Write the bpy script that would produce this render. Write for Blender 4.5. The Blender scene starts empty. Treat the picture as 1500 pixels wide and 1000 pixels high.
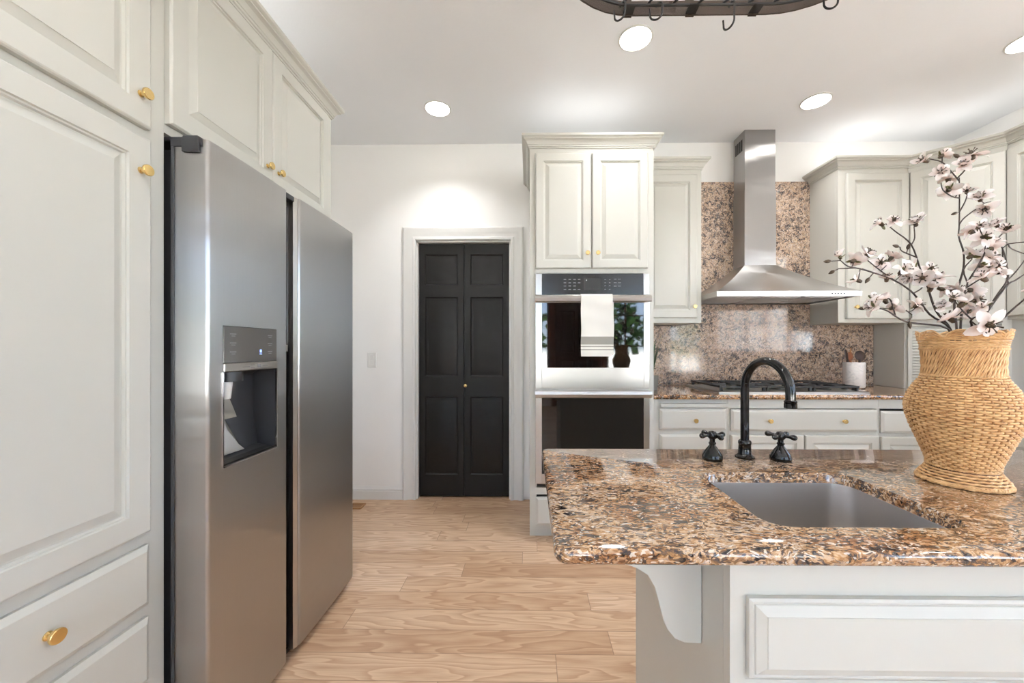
import bpy, bmesh, math, random
from mathutils import Vector, Matrix
random.seed(7)
PI = math.pi
sc = bpy.context.scene
COL = sc.collection
# ---------------------------------------------------------------- camera
F, T, CX, CY, H = 560.0, 0.012, 768.3, 510.0, 1.19
cd = bpy.data.cameras.new('camera'); cam = bpy.data.objects.new('camera', cd); COL.objects.link(cam)
cam.location = (0, 0, H); cam.rotation_euler = (PI/2, 0, math.atan(T))
cd.sensor_width = 36; cd.lens = F/1500*36
cd.shift_x = -(CX-750)/1500; cd.shift_y = (CY-500)/1500
cd.clip_start = 0.02
sc.camera = cam
# ---------------------------------------------------------------- view, world, daylight
sc.view_settings.view_transform = 'Standard'; sc.view_settings.look = 'None'
sc.view_settings.gamma = 1; sc.view_settings.use_curve_mapping = False
sc.view_settings.exposure = 0.15
CAN_W, UP_W, SKY = 4.7, .8, 14.5
w = bpy.data.worlds.new('sky'); sc.world = w; w.use_nodes = True
wt = w.node_tree; wt.nodes.clear()
wo = wt.nodes.new('ShaderNodeOutputWorld'); wb = wt.nodes.new('ShaderNodeBackground')
wc = wt.nodes.new('ShaderNodeTexCoord'); ws = wt.nodes.new('ShaderNodeSeparateXYZ'); wr = wt.nodes.new('ShaderNodeValToRGB')
wt.links.new(wc.outputs['Generated'], ws.inputs[0]); wm = wt.nodes.new('ShaderNodeMath'); wm.operation = 'MULTIPLY_ADD'; wm.inputs[1].default_value = .5; wm.inputs[2].default_value = .5
wt.links.new(ws.outputs['Z'], wm.inputs[0]); wt.links.new(wm.outputs[0], wr.inputs[0])
e = wr.color_ramp.elements; e[0].position = .30; e[0].color = (1.95, 1.92, 1.86, 1); e[1].position = .85; e[1].color = (.30, .42, .66, 1)
for p_, c_ in ((.49, (1.95, 1.92, 1.86, 1)), (.50, (.62, .72, .80, 1)), (.56, (.42, .56, .80, 1))):
    q_e = e.new(p_); q_e.color = c_
wt.links.new(wr.outputs[0], wb.inputs[0]); wb.inputs[1].default_value = SKY; wt.links.new(wb.outputs[0], wo.inputs[0])

ROOM = dict(x0=-1.63, x1=3.295, y1=3.01, y0=-3.2, zc=2.80)
WINS_BACK = [(-1.5, -.75, .6, 2.5), (-.50, .42, .6, 2.5), (1.55, 2.85, .6, 2.5), (3.35, 4.85, .6, 2.5)]  # unseen rear windows, put in to light the room and fill reflections
WIN_RIGHT = (-.95, 1.5, 1.10, 2.45)  # unseen side window, added for daylight and the refrigerator's reflection

def area(name, loc, rot, sx, sy, watt, color=(1, 1, 1), shape='RECTANGLE', portal=False, parent=None, spread=PI):
    l = bpy.data.lights.new(name, 'AREA'); l.shape = shape; l.size = sx
    if shape in ('RECTANGLE', 'ELLIPSE'): l.size_y = sy
    l.energy = watt; l.color = color; l.spread = spread
    if portal: l.cycles.is_portal = True
    o = bpy.data.objects.new(name, l); COL.objects.link(o); o.location = loc; o.rotation_euler = rot
    if parent: o.parent = parent
    return o
for i, (a, b, c, d) in enumerate(WINS_BACK):
    area('daylight_portal', ((a+b)/2, ROOM['y0']-.05, (c+d)/2), (PI/2, 0, 0), b-a, d-c, 1, portal=True)
a, b, c, d = WIN_RIGHT
area('daylight_portal', (ROOM['x1']+.05, (a+b)/2, (c+d)/2), (PI/2, 0, PI/2), b-a, d-c, 1, portal=True)

# ---------------------------------------------------------------- pixel -> place helpers (camera model above)
def PX(px, y):
    k = (px-CX)/F; return y*(k-T)/(1+k*T)
def PT(px, py, y):
    x = PX(px, y); return Vector((x, y, H+(CY-py)/F*(y-x*T)))
def PZ(px, py, y): return PT(px, py, y).z
def PG(px, py, z):
    d = (H-z)*F/(py-CY); k = (px-CX)/F
    return Vector((k*d-d*T, d+k*d*T, z))

# ---------------------------------------------------------------- materials
def srgb(r, g, b):
    f = lambda c: (c/255/12.92) if c/255 <= .04045 else ((c/255+.055)/1.055)**2.4
    return (f(r), f(g), f(b), 1)
def newmat(name):
    m = bpy.data.materials.new(name); m.use_nodes = True
    nt = m.node_tree; b = nt.nodes['Principled BSDF']
    return m, nt, b
def N(nt, typ, **kw):
    n = nt.nodes.new(typ)
    for k, v in kw.items():
        if k.startswith('i_'):
            n.inputs[k[2:].replace('_', ' ')].default_value = v
        else: setattr(n, k, v)
    return n
def ramp(nt, stops, src=None, interp='LINEAR'):
    r = nt.nodes.new('ShaderNodeValToRGB'); el = r.color_ramp.elements; r.color_ramp.interpolation = interp
    while len(el) > 1: el.remove(el[-1])
    el[0].position = stops[0][0]; el[0].color = stops[0][1]
    for p, c in stops[1:]:
        q = el.new(p); q.color = c
    if src is not None: nt.links.new(src, r.inputs[0])
    return r
def math_(nt, op, a, b=None, c=None):
    n = nt.nodes.new('ShaderNodeMath'); n.operation = op
    for i, v in enumerate((a, b, c)):
        if v is None: continue
        if isinstance(v, (int, float)): n.inputs[i].default_value = v
        else: nt.links.new(v, n.inputs[i])
    return n.outputs[0]
def mixc(nt, typ, fac, a, b):
    n = nt.nodes.new('ShaderNodeMix'); n.data_type = 'RGBA'; n.blend_type = typ
    for sock, v in ((n.inputs[0], fac), (n.inputs[6], a), (n.inputs[7], b)):
        if isinstance(v, (int, float)): sock.default_value = v
        elif isinstance(v, tuple): sock.default_value = v
        else: nt.links.new(v, sock)
    return n.outputs[2]
def bump(nt, b, src, strength=.1, dist=.001):
    n = nt.nodes.new('ShaderNodeBump'); n.inputs['Strength'].default_value = strength; n.inputs['Distance'].default_value = dist
    nt.links.new(src, n.inputs['Height']); nt.links.new(n.outputs[0], b.inputs['Normal'])
def coords(nt, scale=(1, 1, 1), rot=(0, 0, 0), kind='Object'):
    c = nt.nodes.new('ShaderNodeTexCoord'); mp = nt.nodes.new('ShaderNodeMapping')
    mp.inputs['Scale'].default_value = scale; mp.inputs['Rotation'].default_value = rot
    nt.links.new(c.outputs[kind], mp.inputs[0]); return mp.outputs[0]
def noise(nt, vec, scale, detail=4, rough=.5, dist=0):
    n = nt.nodes.new('ShaderNodeTexNoise'); n.inputs['Scale'].default_value = scale; n.inputs['Detail'].default_value = detail
    n.inputs['Roughness'].default_value = rough; n.inputs['Distortion'].default_value = dist
    if vec is not None: nt.links.new(vec, n.inputs['Vector'])
    return n
def paint(name, col, rough=.4, var=.03, bs=.03, bscale=300, metal=0, coat=0, ior=1.5):
    m, nt, b = newmat(name); v = coords(nt)
    n = noise(nt, v, 3.0, 3)
    d = tuple(c*(1-var) for c in col[:3])+(1,)
    r = ramp(nt, [(.3, d), (.7, col)], n.outputs[0]); nt.links.new(r.outputs[0], b.inputs['Base Color'])
    b.inputs['Roughness'].default_value = rough; b.inputs['Metallic'].default_value = metal; b.inputs['Coat Weight'].default_value = coat
    b.inputs['IOR'].default_value = ior
    if bs: bump(nt, b, noise(nt, v, bscale, 2).outputs[0], bs, .001)
    return m
MAT = {}
MAT['cab'] = paint('cabinet_paint', srgb(197, 195, 187), .42, .015, .02, 120)
MAT['wall'] = paint('wall_paint', srgb(246, 244, 241), .8, .02, .12, 90)
MAT['ceil'] = paint('ceiling_paint', srgb(241, 242, 244), .85, .02, .35, 60)
MAT['trim'] = paint('trim_paint', srgb(222, 220, 216), .4, .01, 0)
MAT['black'] = paint('black_door_paint', srgb(24, 22, 21), .5, .1, .02, 80, ior=1.35)
MAT['faucet'] = paint('black_enamel', srgb(7, 8, 11), .05, .1, 0)
MAT['iron'] = paint('cast_iron', srgb(26, 25, 26), .45, .2, .2, 400)
MAT['rack'] = paint('hammered_iron', srgb(92, 82, 76), .34, .35, 1.0, 350, metal=.8)
MAT['dark'] = paint('dark_plastic', srgb(52, 52, 55), .35, .1, 0)
MAT['void'] = paint('black_rubber', srgb(14, 14, 16), .5, .1, 0)
MAT['brass'] = paint('brushed_brass', srgb(228, 198, 136), .25, .08, 0, metal=1)
MAT['white_plastic'] = paint('white_plastic', srgb(232, 230, 226), .35, .01, 0)
MAT['chrome'] = paint('chrome', srgb(225, 225, 228), .08, .02, 0, metal=1)
MAT['oven_glass'] = paint('oven_glass', srgb(10, 9, 9), .03, .05, 0, ior=1.55)
MAT['panel_glass'] = paint('panel_glass', srgb(26, 26, 27), .2, .05, 0)
MAT['grip_grey'] = paint('satin_grey', srgb(158, 158, 160), .3, .05, 0, metal=.5)
MAT['fridge_panel'] = paint('smoky_panel', srgb(88, 86, 83), .12, .03, 0)
MAT['print'] = paint('printed_marks', srgb(170, 172, 176), .5, .02, 0)
MAT['print_dim'] = paint('dim_printed_marks', srgb(128, 128, 128), .5, .02, 0)
MAT['spoon_dark'] = paint('dark_wood', srgb(52, 32, 26), .5, .3, .1)
MAT['spoon_mid'] = paint('reddish_wood', srgb(122, 68, 36), .5, .25, .1)
MAT['spoon_light'] = paint('golden_wood', srgb(176, 118, 56), .5, .2, .1)
MAT['pot'] = paint('grey_pot', srgb(120, 116, 108), .6, .1, .1)
MAT['leaf'] = paint('green_leaf', srgb(52, 84, 44), .45, .4, 0)
MAT['leaf_olive'] = paint('olive_leaf', srgb(96, 92, 46), .5, .35, 0)
MAT['calyx'] = paint('brown_calyx', srgb(78, 60, 40), .6, .4, 0)
MAT['bark'] = paint('dark_bark', srgb(66, 52, 46), .7, .35, .4, 250)
MAT['brown_frame'] = paint('brown_window_wood', srgb(120, 66, 38), .45, .2, .1)
MAT['brown_door'] = paint('dark_brown_door', srgb(70, 40, 26), .4, .25, .1)
MAT['foliage'] = paint('tree_foliage', srgb(86, 120, 50), .8, .6, .5, 20)
MAT['trunk'] = paint('tree_bark', srgb(90, 70, 55), .9, .3, .5, 30)
MAT['lawn'] = paint('lawn', srgb(96, 118, 62), .9, .3, .5, 30)
MAT['ventwood'] = paint('vent_wood', srgb(164, 118, 74), .45, .2, .1)

def steel(name, base, rough, axis, aniso=.7, metal=1.0, arot=0, wavy=False):
    m, nt, b = newmat(name)
    sc_ = {'z': (900, 900, 4), 'x': (4, 900, 900), 'y': (900, 4, 900)}[axis]
    v = coords(nt, sc_)
    n = noise(nt, v, 1.0, 3, .6)
    r = ramp(nt, [(.3, tuple(c*.96 for c in base[:3])+(1,)), (.7, base)], n.outputs[0])
    nt.links.new(r.outputs[0], b.inputs['Base Color'])
    rr = math_(nt, 'MULTIPLY_ADD', n.outputs[0], .02, rough-.01); nt.links.new(rr, b.inputs['Roughness'])
    b.inputs['Metallic'].default_value = metal
    b.inputs['Anisotropic'].default_value = aniso; b.inputs['Anisotropic Rotation'].default_value = arot
    tg = nt.nodes.new('ShaderNodeTangent'); tg.direction_type = 'RADIAL'; tg.axis = 'Z'
    nt.links.new(tg.outputs[0], b.inputs['Tangent'])
    if wavy: bump(nt, b, noise(nt, coords(nt, (1.2, 1.2, 4.5)), 1.6, 2, .5).outputs[0], .35, .012)
    return m
MAT['steel'] = steel('brushed_steel', srgb(180, 179, 178), .31, 'z', .95, wavy=True)
MAT['steel_h'] = steel('brushed_steel_horizontal', srgb(192, 189, 185), .28, 'x', .5)
MAT['steel_sink'] = steel('satin_sink_steel', srgb(212, 208, 205), .36, 'x', .3)

def granite(name, kind):
    m, nt, b = newmat(name)
    v = coords(nt, (1, 1, 1), (.3, .2, .35))
    if kind == 'island': v = coords(nt, (.62, 1.15, 1), (0, 0, .22))
    wob = noise(nt, v, 22, 3, .6)
    vv = mixc(nt, 'ADD', .05 if kind == 'island' else .07, v, wob.outputs['Color'])
    vo = N(nt, 'ShaderNodeTexVoronoi', feature='F1'); vo.inputs['Scale'].default_value = 240 if kind == 'island' else 105
    nt.links.new(vv, vo.inputs['Vector'])
    bw = nt.nodes.new('ShaderNodeSeparateColor'); nt.links.new(vo.outputs['Color'], bw.inputs[0])
    n1 = noise(nt, vv, 62 if kind == 'island' else 27, 5, .72)
    n2 = noise(nt, v, 7 if kind == 'island' else 5, 3, .55)
    val = math_(nt, 'ADD', math_(nt, 'MULTIPLY', bw.outputs[0], .30), math_(nt, 'MULTIPLY', n1.outputs[0], 1.15))
    val = math_(nt, 'ADD', val, math_(nt, 'MULTIPLY', n2.outputs[0], .40))
    val = math_(nt, 'SUBTRACT', val, .43)
    if kind == 'island':
        st = [(.28, srgb(40, 36, 40)), (.35, srgb(86, 76, 74)), (.41, srgb(116, 88, 62)), (.47, srgb(158, 124, 90)), (.53, srgb(188, 156, 124)),
              (.59, srgb(212, 188, 162)), (.65, srgb(206, 190, 176)), (.70, srgb(138, 130, 130)), (.75, srgb(196, 164, 128)), (.8, srgb(222, 208, 194))]
    elif kind == 'splash':
        st = [(.30, srgb(44, 40, 42)), (.38, srgb(92, 82, 80)), (.43, srgb(120, 102, 88)), (.48, srgb(150, 124, 104)), (.54, srgb(184, 154, 130)),
              (.60, srgb(206, 182, 160)), (.65, srgb(176, 158, 148)), (.69, srgb(122, 112, 110)), (.74, srgb(190, 156, 120)), (.8, srgb(214, 190, 164))]
    else:
        st = [(.30, srgb(34, 30, 30)), (.38, srgb(84, 62, 44)), (.46, srgb(130, 92, 56)), (.55, srgb(168, 122, 78)),
              (.64, srgb(186, 150, 112)), (.7, srgb(110, 96, 90)), (.8, srgb(190, 160, 130))]
    r = ramp(nt, st, val)
    c2 = r.outputs[0]
    if kind == 'island':
        n3 = noise(nt, coords(nt, (.5, 1.1, 1), (0, 0, .5)), 5.5, 4, .6, 1.2)
        r3 = ramp(nt, [(.40, srgb(176, 134, 88)), (.50, srgb(226, 206, 180)), (.62, srgb(232, 228, 226))], n3.outputs[0])
        c2 = mixc(nt, 'MULTIPLY', .75, c2, r3.outputs[0])
    # small dark mica and pale quartz flecks
    v2 = N(nt, 'ShaderNodeTexVoronoi', feature='F1'); v2.inputs['Scale'].default_value = 300; nt.links.new(vv, v2.inputs['Vector'])
    s2 = nt.nodes.new('ShaderNodeSeparateColor'); nt.links.new(v2.outputs['Color'], s2.inputs[0])
    fd = math_(nt, 'LESS_THAN', s2.outputs[1], .10 if kind != 'splash' else .07)
    c3 = mixc(nt, 'MIX', math_(nt, 'MULTIPLY', fd, .8), c2, srgb(44, 42, 50))
    fl = math_(nt, 'GREATER_THAN', s2.outputs[2], .93)
    c4 = mixc(nt, 'MIX', math_(nt, 'MULTIPLY', fl, .6), c3, srgb(228, 218, 206))
    nt.links.new(c4, b.inputs['Base Color'])
    b.inputs['Roughness'].default_value = .07 if kind != 'splash' else .1
    b.inputs['Coat Weight'].default_value = .3; b.inputs['Coat Roughness'].default_value = .04
    return m
MAT['granite'] = granite('island_granite', 'island')
MAT['granite_splash'] = granite('backsplash_granite', 'splash')
MAT['granite_counter'] = granite('counter_granite', 'counter')

def oak():
    m, nt, b = newmat('oak_planks')
    c = nt.nodes.new('ShaderNodeTexCoord'); s = nt.nodes.new('ShaderNodeSeparateXYZ'); nt.links.new(c.outputs['Object'], s.inputs[0])
    PW, PL = .125, 1.35
    yy = math_(nt, 'DIVIDE', math_(nt, 'ADD', s.outputs['Y'], 10.012), PW)
    row = math_(nt, 'FLOOR', yy); fy = math_(nt, 'FRACT', yy)
    wn = N(nt, 'ShaderNodeTexWhiteNoise', noise_dimensions='1D'); nt.links.new(row, wn.inputs['W'])
    xx = math_(nt, 'ADD', math_(nt, 'DIVIDE', math_(nt, 'ADD', s.outputs['X'], 20), PL), math_(nt, 'MULTIPLY', wn.outputs['Value'], 7.3))
    colm = math_(nt, 'FLOOR', xx); fx = math_(nt, 'FRACT', xx)
    pid = math_(nt, 'ADD', math_(nt, 'MULTIPLY', row, 17.13), math_(nt, 'MULTIPLY', colm, 5.71))
    w2 = N(nt, 'ShaderNodeTexWhiteNoise', noise_dimensions='1D'); nt.links.new(pid, w2.inputs['W'])
    # grain coordinates, each plank shifted
    cmb = nt.nodes.new('ShaderNodeCombineXYZ')
    nt.links.new(math_(nt, 'MULTIPLY', s.outputs['X'], .16), cmb.inputs[0])
    nt.links.new(math_(nt, 'ADD', s.outputs['Y'], math_(nt, 'MULTIPLY', w2.outputs['Value'], 3.0)), cmb.inputs[1])
    nt.links.new(math_(nt, 'MULTIPLY', w2.outputs['Value'], 40), cmb.inputs[2])
    warp = noise(nt, cmb.outputs[0], 9, 2, .5)
    rings = math_(nt, 'FRACT', math_(nt, 'MULTIPLY', warp.outputs[0], 11))
    rr = ramp(nt, [(0, (.0, .0, .0, 1)), (.55, (.5, .5, .5, 1)), (.9, (1, 1, 1, 1)), (1, (0, 0, 0, 1))], rings)
    cmb2 = nt.nodes.new('ShaderNodeCombineXYZ')
    nt.links.new(math_(nt, 'MULTIPLY', s.outputs['X'], .05), cmb2.inputs[0]); nt.links.new(s.outputs['Y'], cmb2.inputs[1]); nt.links.new(pid, cmb2.inputs[2])
    fine = noise(nt, cmb2.outputs[0], 260, 3, .6)
    base = ramp(nt, [(0, srgb(196, 163, 132)), (.35, srgb(208, 176, 145)), (.7, srgb(219, 190, 160)), (1, srgb(226, 198, 170))], w2.outputs['Value'])
    c1 = mixc(nt, 'MULTIPLY', math_(nt, 'MULTIPLY', rr.outputs[0], .46), base.outputs[0], srgb(176, 138, 108))
    c1 = mixc(nt, 'MULTIPLY', math_(nt, 'MULTIPLY', math_(nt, 'POWER', fine.outputs[0], 2), .5), c1, srgb(150, 110, 80))
    ey = math_(nt, 'MINIMUM', fy, math_(nt, 'SUBTRACT', 1, fy)); ex = math_(nt, 'MINIMUM', fx, math_(nt, 'SUBTRACT', 1, fx))
    gap = math_(nt, 'MAXIMUM', math_(nt, 'LESS_THAN', ey, .011), math_(nt, 'LESS_THAN', ex, .0010))
    c2 = mixc(nt, 'MIX', math_(nt, 'MULTIPLY', gap, .55), c1, srgb(84, 58, 40))
    nt.links.new(c2, b.inputs['Base Color']); b.inputs['Roughness'].default_value = .38
    bump(nt, b, math_(nt, 'SUBTRACT', math_(nt, 'MULTIPLY', fine.outputs[0], .15), gap), .15, .001)
    return m
MAT['oak'] = oak()

def wicker(name, a, b_):
    m, nt, b = newmat(name); v = coords(nt)
    n = noise(nt, v, 60, 4, .6); r = ramp(nt, [(.3, a), (.7, b_)], n.outputs[0])
    nt.links.new(r.outputs[0], b.inputs['Base Color']); b.inputs['Roughness'].default_value = .5
    return m
MAT['wicker'] = wicker('wicker_cane', srgb(190, 142, 92), srgb(232, 192, 140))
MAT['wicker_dark'] = wicker('wicker_stake', srgb(150, 104, 62), srgb(196, 148, 98))
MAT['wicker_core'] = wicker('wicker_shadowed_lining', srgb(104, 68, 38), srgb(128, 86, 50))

def marble():
    m, nt, b = newmat('white_marble'); v = coords(nt)
    n = noise(nt, v, 14, 6, .65, 1.5); r = ramp(nt, [(.35, srgb(196, 192, 192)), (.5, srgb(226, 220, 216)), (.7, srgb(214, 206, 204))], n.outputs[0])
    nt.links.new(r.outputs[0], b.inputs['Base Color']); b.inputs['Roughness'].default_value = .35; return m
MAT['marble'] = marble()

def petal():
    m, nt, b = newmat('pale_pink_petal')
    c = nt.nodes.new('ShaderNodeTexCoord'); ln = N(nt, 'ShaderNodeVectorMath', operation='LENGTH'); nt.links.new(c.outputs['Object'], ln.inputs[0])
    oi = nt.nodes.new('ShaderNodeObjectInfo')
    r = ramp(nt, [(.0, srgb(200, 160, 140)), (.22, srgb(232, 212, 202)), (.5, srgb(246, 238, 233)), (1, srgb(251, 247, 244))], math_(nt, 'DIVIDE', ln.outputs['Value'], .026))
    c2 = mixc(nt, 'MULTIPLY', math_(nt, 'MULTIPLY', oi.outputs['Random'], .7), r.outputs[0], srgb(248, 238, 236))
    nt.links.new(c2, b.inputs['Base Color']); b.inputs['Roughness'].default_value = .6
    b.inputs['Subsurface Weight'].default_value = 0
    return m
MAT['petal'] = petal()

def linen():
    m, nt, b = newmat('striped_linen')
    c = nt.nodes.new('ShaderNodeTexCoord'); s = nt.nodes.new('ShaderNodeSeparateXYZ'); nt.links.new(c.outputs['Object'], s.inputs[0])
    base, g = srgb(228, 224, 216), srgb(150, 146, 138)
    # local z is measured from the hem up
    r = ramp(nt, [(0, base), (.10, g), (.115, base), (.15, g), (.165, base), (.19, g), (.32, base)], math_(nt, 'DIVIDE', s.outputs['Z'], .37), 'CONSTANT')
    nt.links.new(r.outputs[0], b.inputs['Base Color']); b.inputs['Roughness'].default_value = .9
    bump(nt, b, noise(nt, c.outputs['Object'], 900, 2).outputs[0], .4, .001)
    return m
MAT['linen'] = linen()
def emis(name, col, s):
    m, nt, b = newmat(name); n = noise(nt, coords(nt), 2, 1)
    b.inputs['Base Color'].default_value = col; b.inputs['Emission Color'].default_value = col; b.inputs['Emission Strength'].default_value = s
    return m
MAT['lamp'] = emis('lamp_diffuser', (1, .97, .92, 1), 14)
MAT['blue_led'] = emis('blue_led', (.35, .5, 1, 1), 1.2)
def glass():
    m, nt, b = newmat('window_glass'); b.inputs['Transmission Weight'].default_value = 1; b.inputs['Roughness'].default_value = 0
    b.inputs['IOR'].default_value = 1.02; n = noise(nt, coords(nt), 2, 1)
    r = ramp(nt, [(0, (.96, .98, .97, 1)), (1, (1, 1, 1, 1))], n.outputs[0]); nt.links.new(r.outputs[0], b.inputs['Base Color']); return m
MAT['glass'] = glass()

# ---------------------------------------------------------------- mesh builder
class MB:
    def __init__(s): s.v = []; s.f = []
    def add(s, vs, fs):
        o = len(s.v); s.v += [tuple(p) for p in vs]; s.f += [tuple(i+o for i in f) for f in fs]
    def box(s, x0, x1, y0, y1, z0, z1):
        if x0 > x1: x0, x1 = x1, x0
        if y0 > y1: y0, y1 = y1, y0
        if z0 > z1: z0, z1 = z1, z0
        s.add([(x0, y0, z0), (x1, y0, z0), (x1, y1, z0), (x0, y1, z0), (x0, y0, z1), (x1, y0, z1), (x1, y1, z1), (x0, y1, z1)],
              [(0, 3, 2, 1), (4, 5, 6, 7), (0, 1, 5, 4), (1, 2, 6, 5), (2, 3, 7, 6), (3, 0, 4, 7)]); return s
    def loft(s, rings, cap0=True, cap1=True, closed=True, wrap=False):
        n = len(rings[0]); vs = [p for r in rings for p in r]; fs = []
        m = len(rings)
        for k in range(m if wrap else m-1):
            a, b = k*n, ((k+1) % m)*n
            for i in range(n if closed else n-1):
                j = (i+1) % n; fs.append((a+i, a+j, b+j, b+i))
        if cap0 and not wrap: fs.append(tuple(reversed(range(n))))
        if cap1 and not wrap: fs.append(tuple(range((m-1)*n, m*n)))
        s.add(vs, fs); return s
    def lathe(s, prof, n=24, c=(0, 0, 0), cap0=True, cap1=True, M=None):
        rings = []
        for r, z in prof:
            ring = [Vector((r*math.cos(2*PI*i/n), r*math.sin(2*PI*i/n), z)) for i in range(n)]
            if M is not None: ring = [M @ p for p in ring]
            rings.append([p+Vector(c) for p in ring])
        return s.loft(rings, cap0, cap1)
    def tube(s, pts, r, n=8, caps=True, closed=False):
        pts = [Vector(p) for p in pts]; m = len(pts)
        rad = r if isinstance(r, (list, tuple)) else [r]*m
        rings = []; up = None
        for i, p in enumerate(pts):
            if closed: t = pts[(i+1) % m]-pts[i-1]
            else: t = pts[min(i+1, m-1)]-pts[max(i-1, 0)]
            t = t.normalized() if t.length > 1e-9 else Vector((0, 0, 1))
            if up is None: up = Vector((0, 0, 1)) if abs(t.z) < .9 else Vector((1, 0, 0))
            a = t.cross(up)
            if a.length < 1e-5: a = t.cross(Vector((0, 1, 0)))
            a.normalize(); b = a.cross(t).normalized(); up = b
            rings.append([p+(a*math.cos(2*PI*k/n)+b*math.sin(2*PI*k/n))*rad[i] for k in range(n)])
        return s.loft(rings, caps, caps, wrap=closed)
    def prism(s, poly, a0, a1, axis='y'):
        f = {'y': lambda p, t: (p[0], t, p[1]), 'z': lambda p, t: (p[0], p[1], t), 'x': lambda p, t: (t, p[0], p[1])}[axis]
        return s.loft([[f(p, a0) for p in poly], [f(p, a1) for p in poly]])
    def slab(s, x0, x1, z0, z1, y0, Tk, panels=(), prof=(), edge=((0, 0), (0, -.7), (.004, -1.0))):
        """a door or drawer front facing -y; back at y0; panels = rectangles set into the front, prof = (inset, y offset) rings"""
        rings = []
        for ins, k in edge:
            y = y0+k*Tk
            rings.append([(x0+ins, y, z0+ins), (x1-ins, y, z0+ins), (x1-ins, y, z1-ins), (x0+ins, y, z1-ins)])
        s.loft(rings, True, False)
        ei = edge[-1][0]; yf = y0+edge[-1][1]*Tk
        xs = sorted(set([x0+ei, x1-ei]+[p[0] for p in panels]+[p[1] for p in panels]))
        zs = sorted(set([z0+ei, z1-ei]+[p[2] for p in panels]+[p[3] for p in panels]))
        for i in range(len(xs)-1):
            for j in range(len(zs)-1):
                cx, cz = (xs[i]+xs[i+1])/2, (zs[j]+zs[j+1])/2
                if any(p[0] < cx < p[1] and p[2] < cz < p[3] for p in panels): continue
                s.add([(xs[i], yf, zs[j]), (xs[i+1], yf, zs[j]), (xs[i+1], yf, zs[j+1]), (xs[i], yf, zs[j+1])], [(0, 1, 2, 3)])
        for p in panels:
            rings = [[(p[0]+a, yf+d, p[2]+a), (p[1]-a, yf+d, p[2]+a), (p[1]-a, yf+d, p[3]-a), (p[0]+a, yf+d, p[3]-a)] for a, d in prof]
            s.loft(rings, False, True)
        return s
    def sweep(s, prof, pts, lo=0, hi=None, z=0, sign=1):
        """prof (out, up) swept along the plan polyline pts with mitres, keeping only nodes lo..hi"""
        hi = len(pts)-1 if hi is None else hi; P = [Vector(p) for p in pts]; rings = []
        for i in range(lo, hi+1):
            ds = []
            if i > 0: ds.append((P[i]-P[i-1]).normalized())
            if i < len(P)-1: ds.append((P[i+1]-P[i]).normalized())
            ns = [Vector((d.y, -d.x))*sign for d in ds]
            n = sum(ns, Vector((0, 0))).normalized(); k = 1/max(.2, n.dot(ns[0])); n = n*k
            rings.append([(P[i].x+n.x*o, P[i].y+n.y*o, z+u) for o, u in prof])
        return s.loft(rings)
    def build(s, name, mat, parent=None, smooth=None, bevel=0, loc=None, seg=2):
        me = bpy.data.meshes.new(name); me.from_pydata(s.v, [], s.f); me.validate()
        bm = bmesh.new(); bm.from_mesh(me); bmesh.ops.remove_doubles(bm, verts=bm.verts, dist=1e-6)
        bmesh.ops.recalc_face_normals(bm, faces=bm.faces); bm.to_mesh(me); bm.free()
        me.materials.append(MAT[mat] if isinstance(mat, str) else mat)
        if smooth is not None:
            for p in me.polygons: p.use_smooth = True
            me.set_sharp_from_angle(angle=math.radians(smooth))
        o = bpy.data.objects.new(name, me); COL.objects.link(o)
        if parent is not None: o.parent = parent
        if loc is not None: o.location = loc
        if bevel:
            b = o.modifiers.new('bevel', 'BEVEL'); b.width = bevel; b.segments = seg; b.limit_method = 'ANGLE'; b.angle_limit = math.radians(40)
            b.harden_normals = False
        return o
def thing(name, label, cat, loc=(0, 0, 0), rz=0, group=None):
    o = bpy.data.objects.new(name, None); COL.objects.link(o); o.location = loc; o.rotation_euler = (0, 0, rz)
    o.empty_display_size = .1; o['label'] = label; o['category'] = cat
    if group: o['group'] = group
    return o
def tag(o, label, cat, group=None):
    o['label'] = label; o['category'] = cat
    if group: o['group'] = group
    return o
def struct(o): o['kind'] = 'structure'; return o
def rr(x0, x1, y0, y1, r, z, n=6):
    pts = []
    for cx, cy, a in ((x1-r, y0+r, -PI/2), (x1-r, y1-r, 0), (x0+r, y1-r, PI/2), (x0+r, y0+r, PI)):
        for i in range(n+1):
            t = a+PI/2*i/n; pts.append((cx+r*math.cos(t), cy+r*math.sin(t), z))
    return pts

# ---------------------------------------------------------------- room shell
R = ROOM
m = MB(); m.box(-1.75, 5.3, -3.35, 3.15, -.08, 0); struct(m.build('floor', 'oak'))
m = MB(); m.box(-1.75, 5.3, -3.35, 3.15, 2.80, 2.9); struct(m.build('ceiling', 'ceil'))
DX0, DX1 = PX(609.5, 3.01), PX(748, 3.01); DZ = PZ(680, 352, 3.01)
m = MB(); m.box(-1.75, DX0, 3.01, 3.13, 0, 2.80); m.box(DX1, 3.42, 3.01, 3.13, 0, 2.80); m.box(DX0, DX1, 3.01, 3.13, DZ, 2.80)
struct(m.build('wall_back', 'wall'))
m = MB(); m.box(-1.1, .1, 3.60, 3.68, 0, 2.8); m.box(-1.1, -1.02, 3.13, 3.6, 0, 2.8); m.box(.02, .1, 3.13, 3.6, 0, 2.8); m.box(-1.1, .1, 3.13, 3.68, 2.2, 2.28); m.box(-1.1, .1, 3.15, 3.68, -.08, 0)
struct(m.build('wall_closet', 'wall'))
m = MB(); m.box(-1.75, -1.63, -3.2, 3.01, 0, 2.80); struct(m.build('wall_left', 'wall'))
a, b, c, d = WIN_RIGHT
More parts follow.
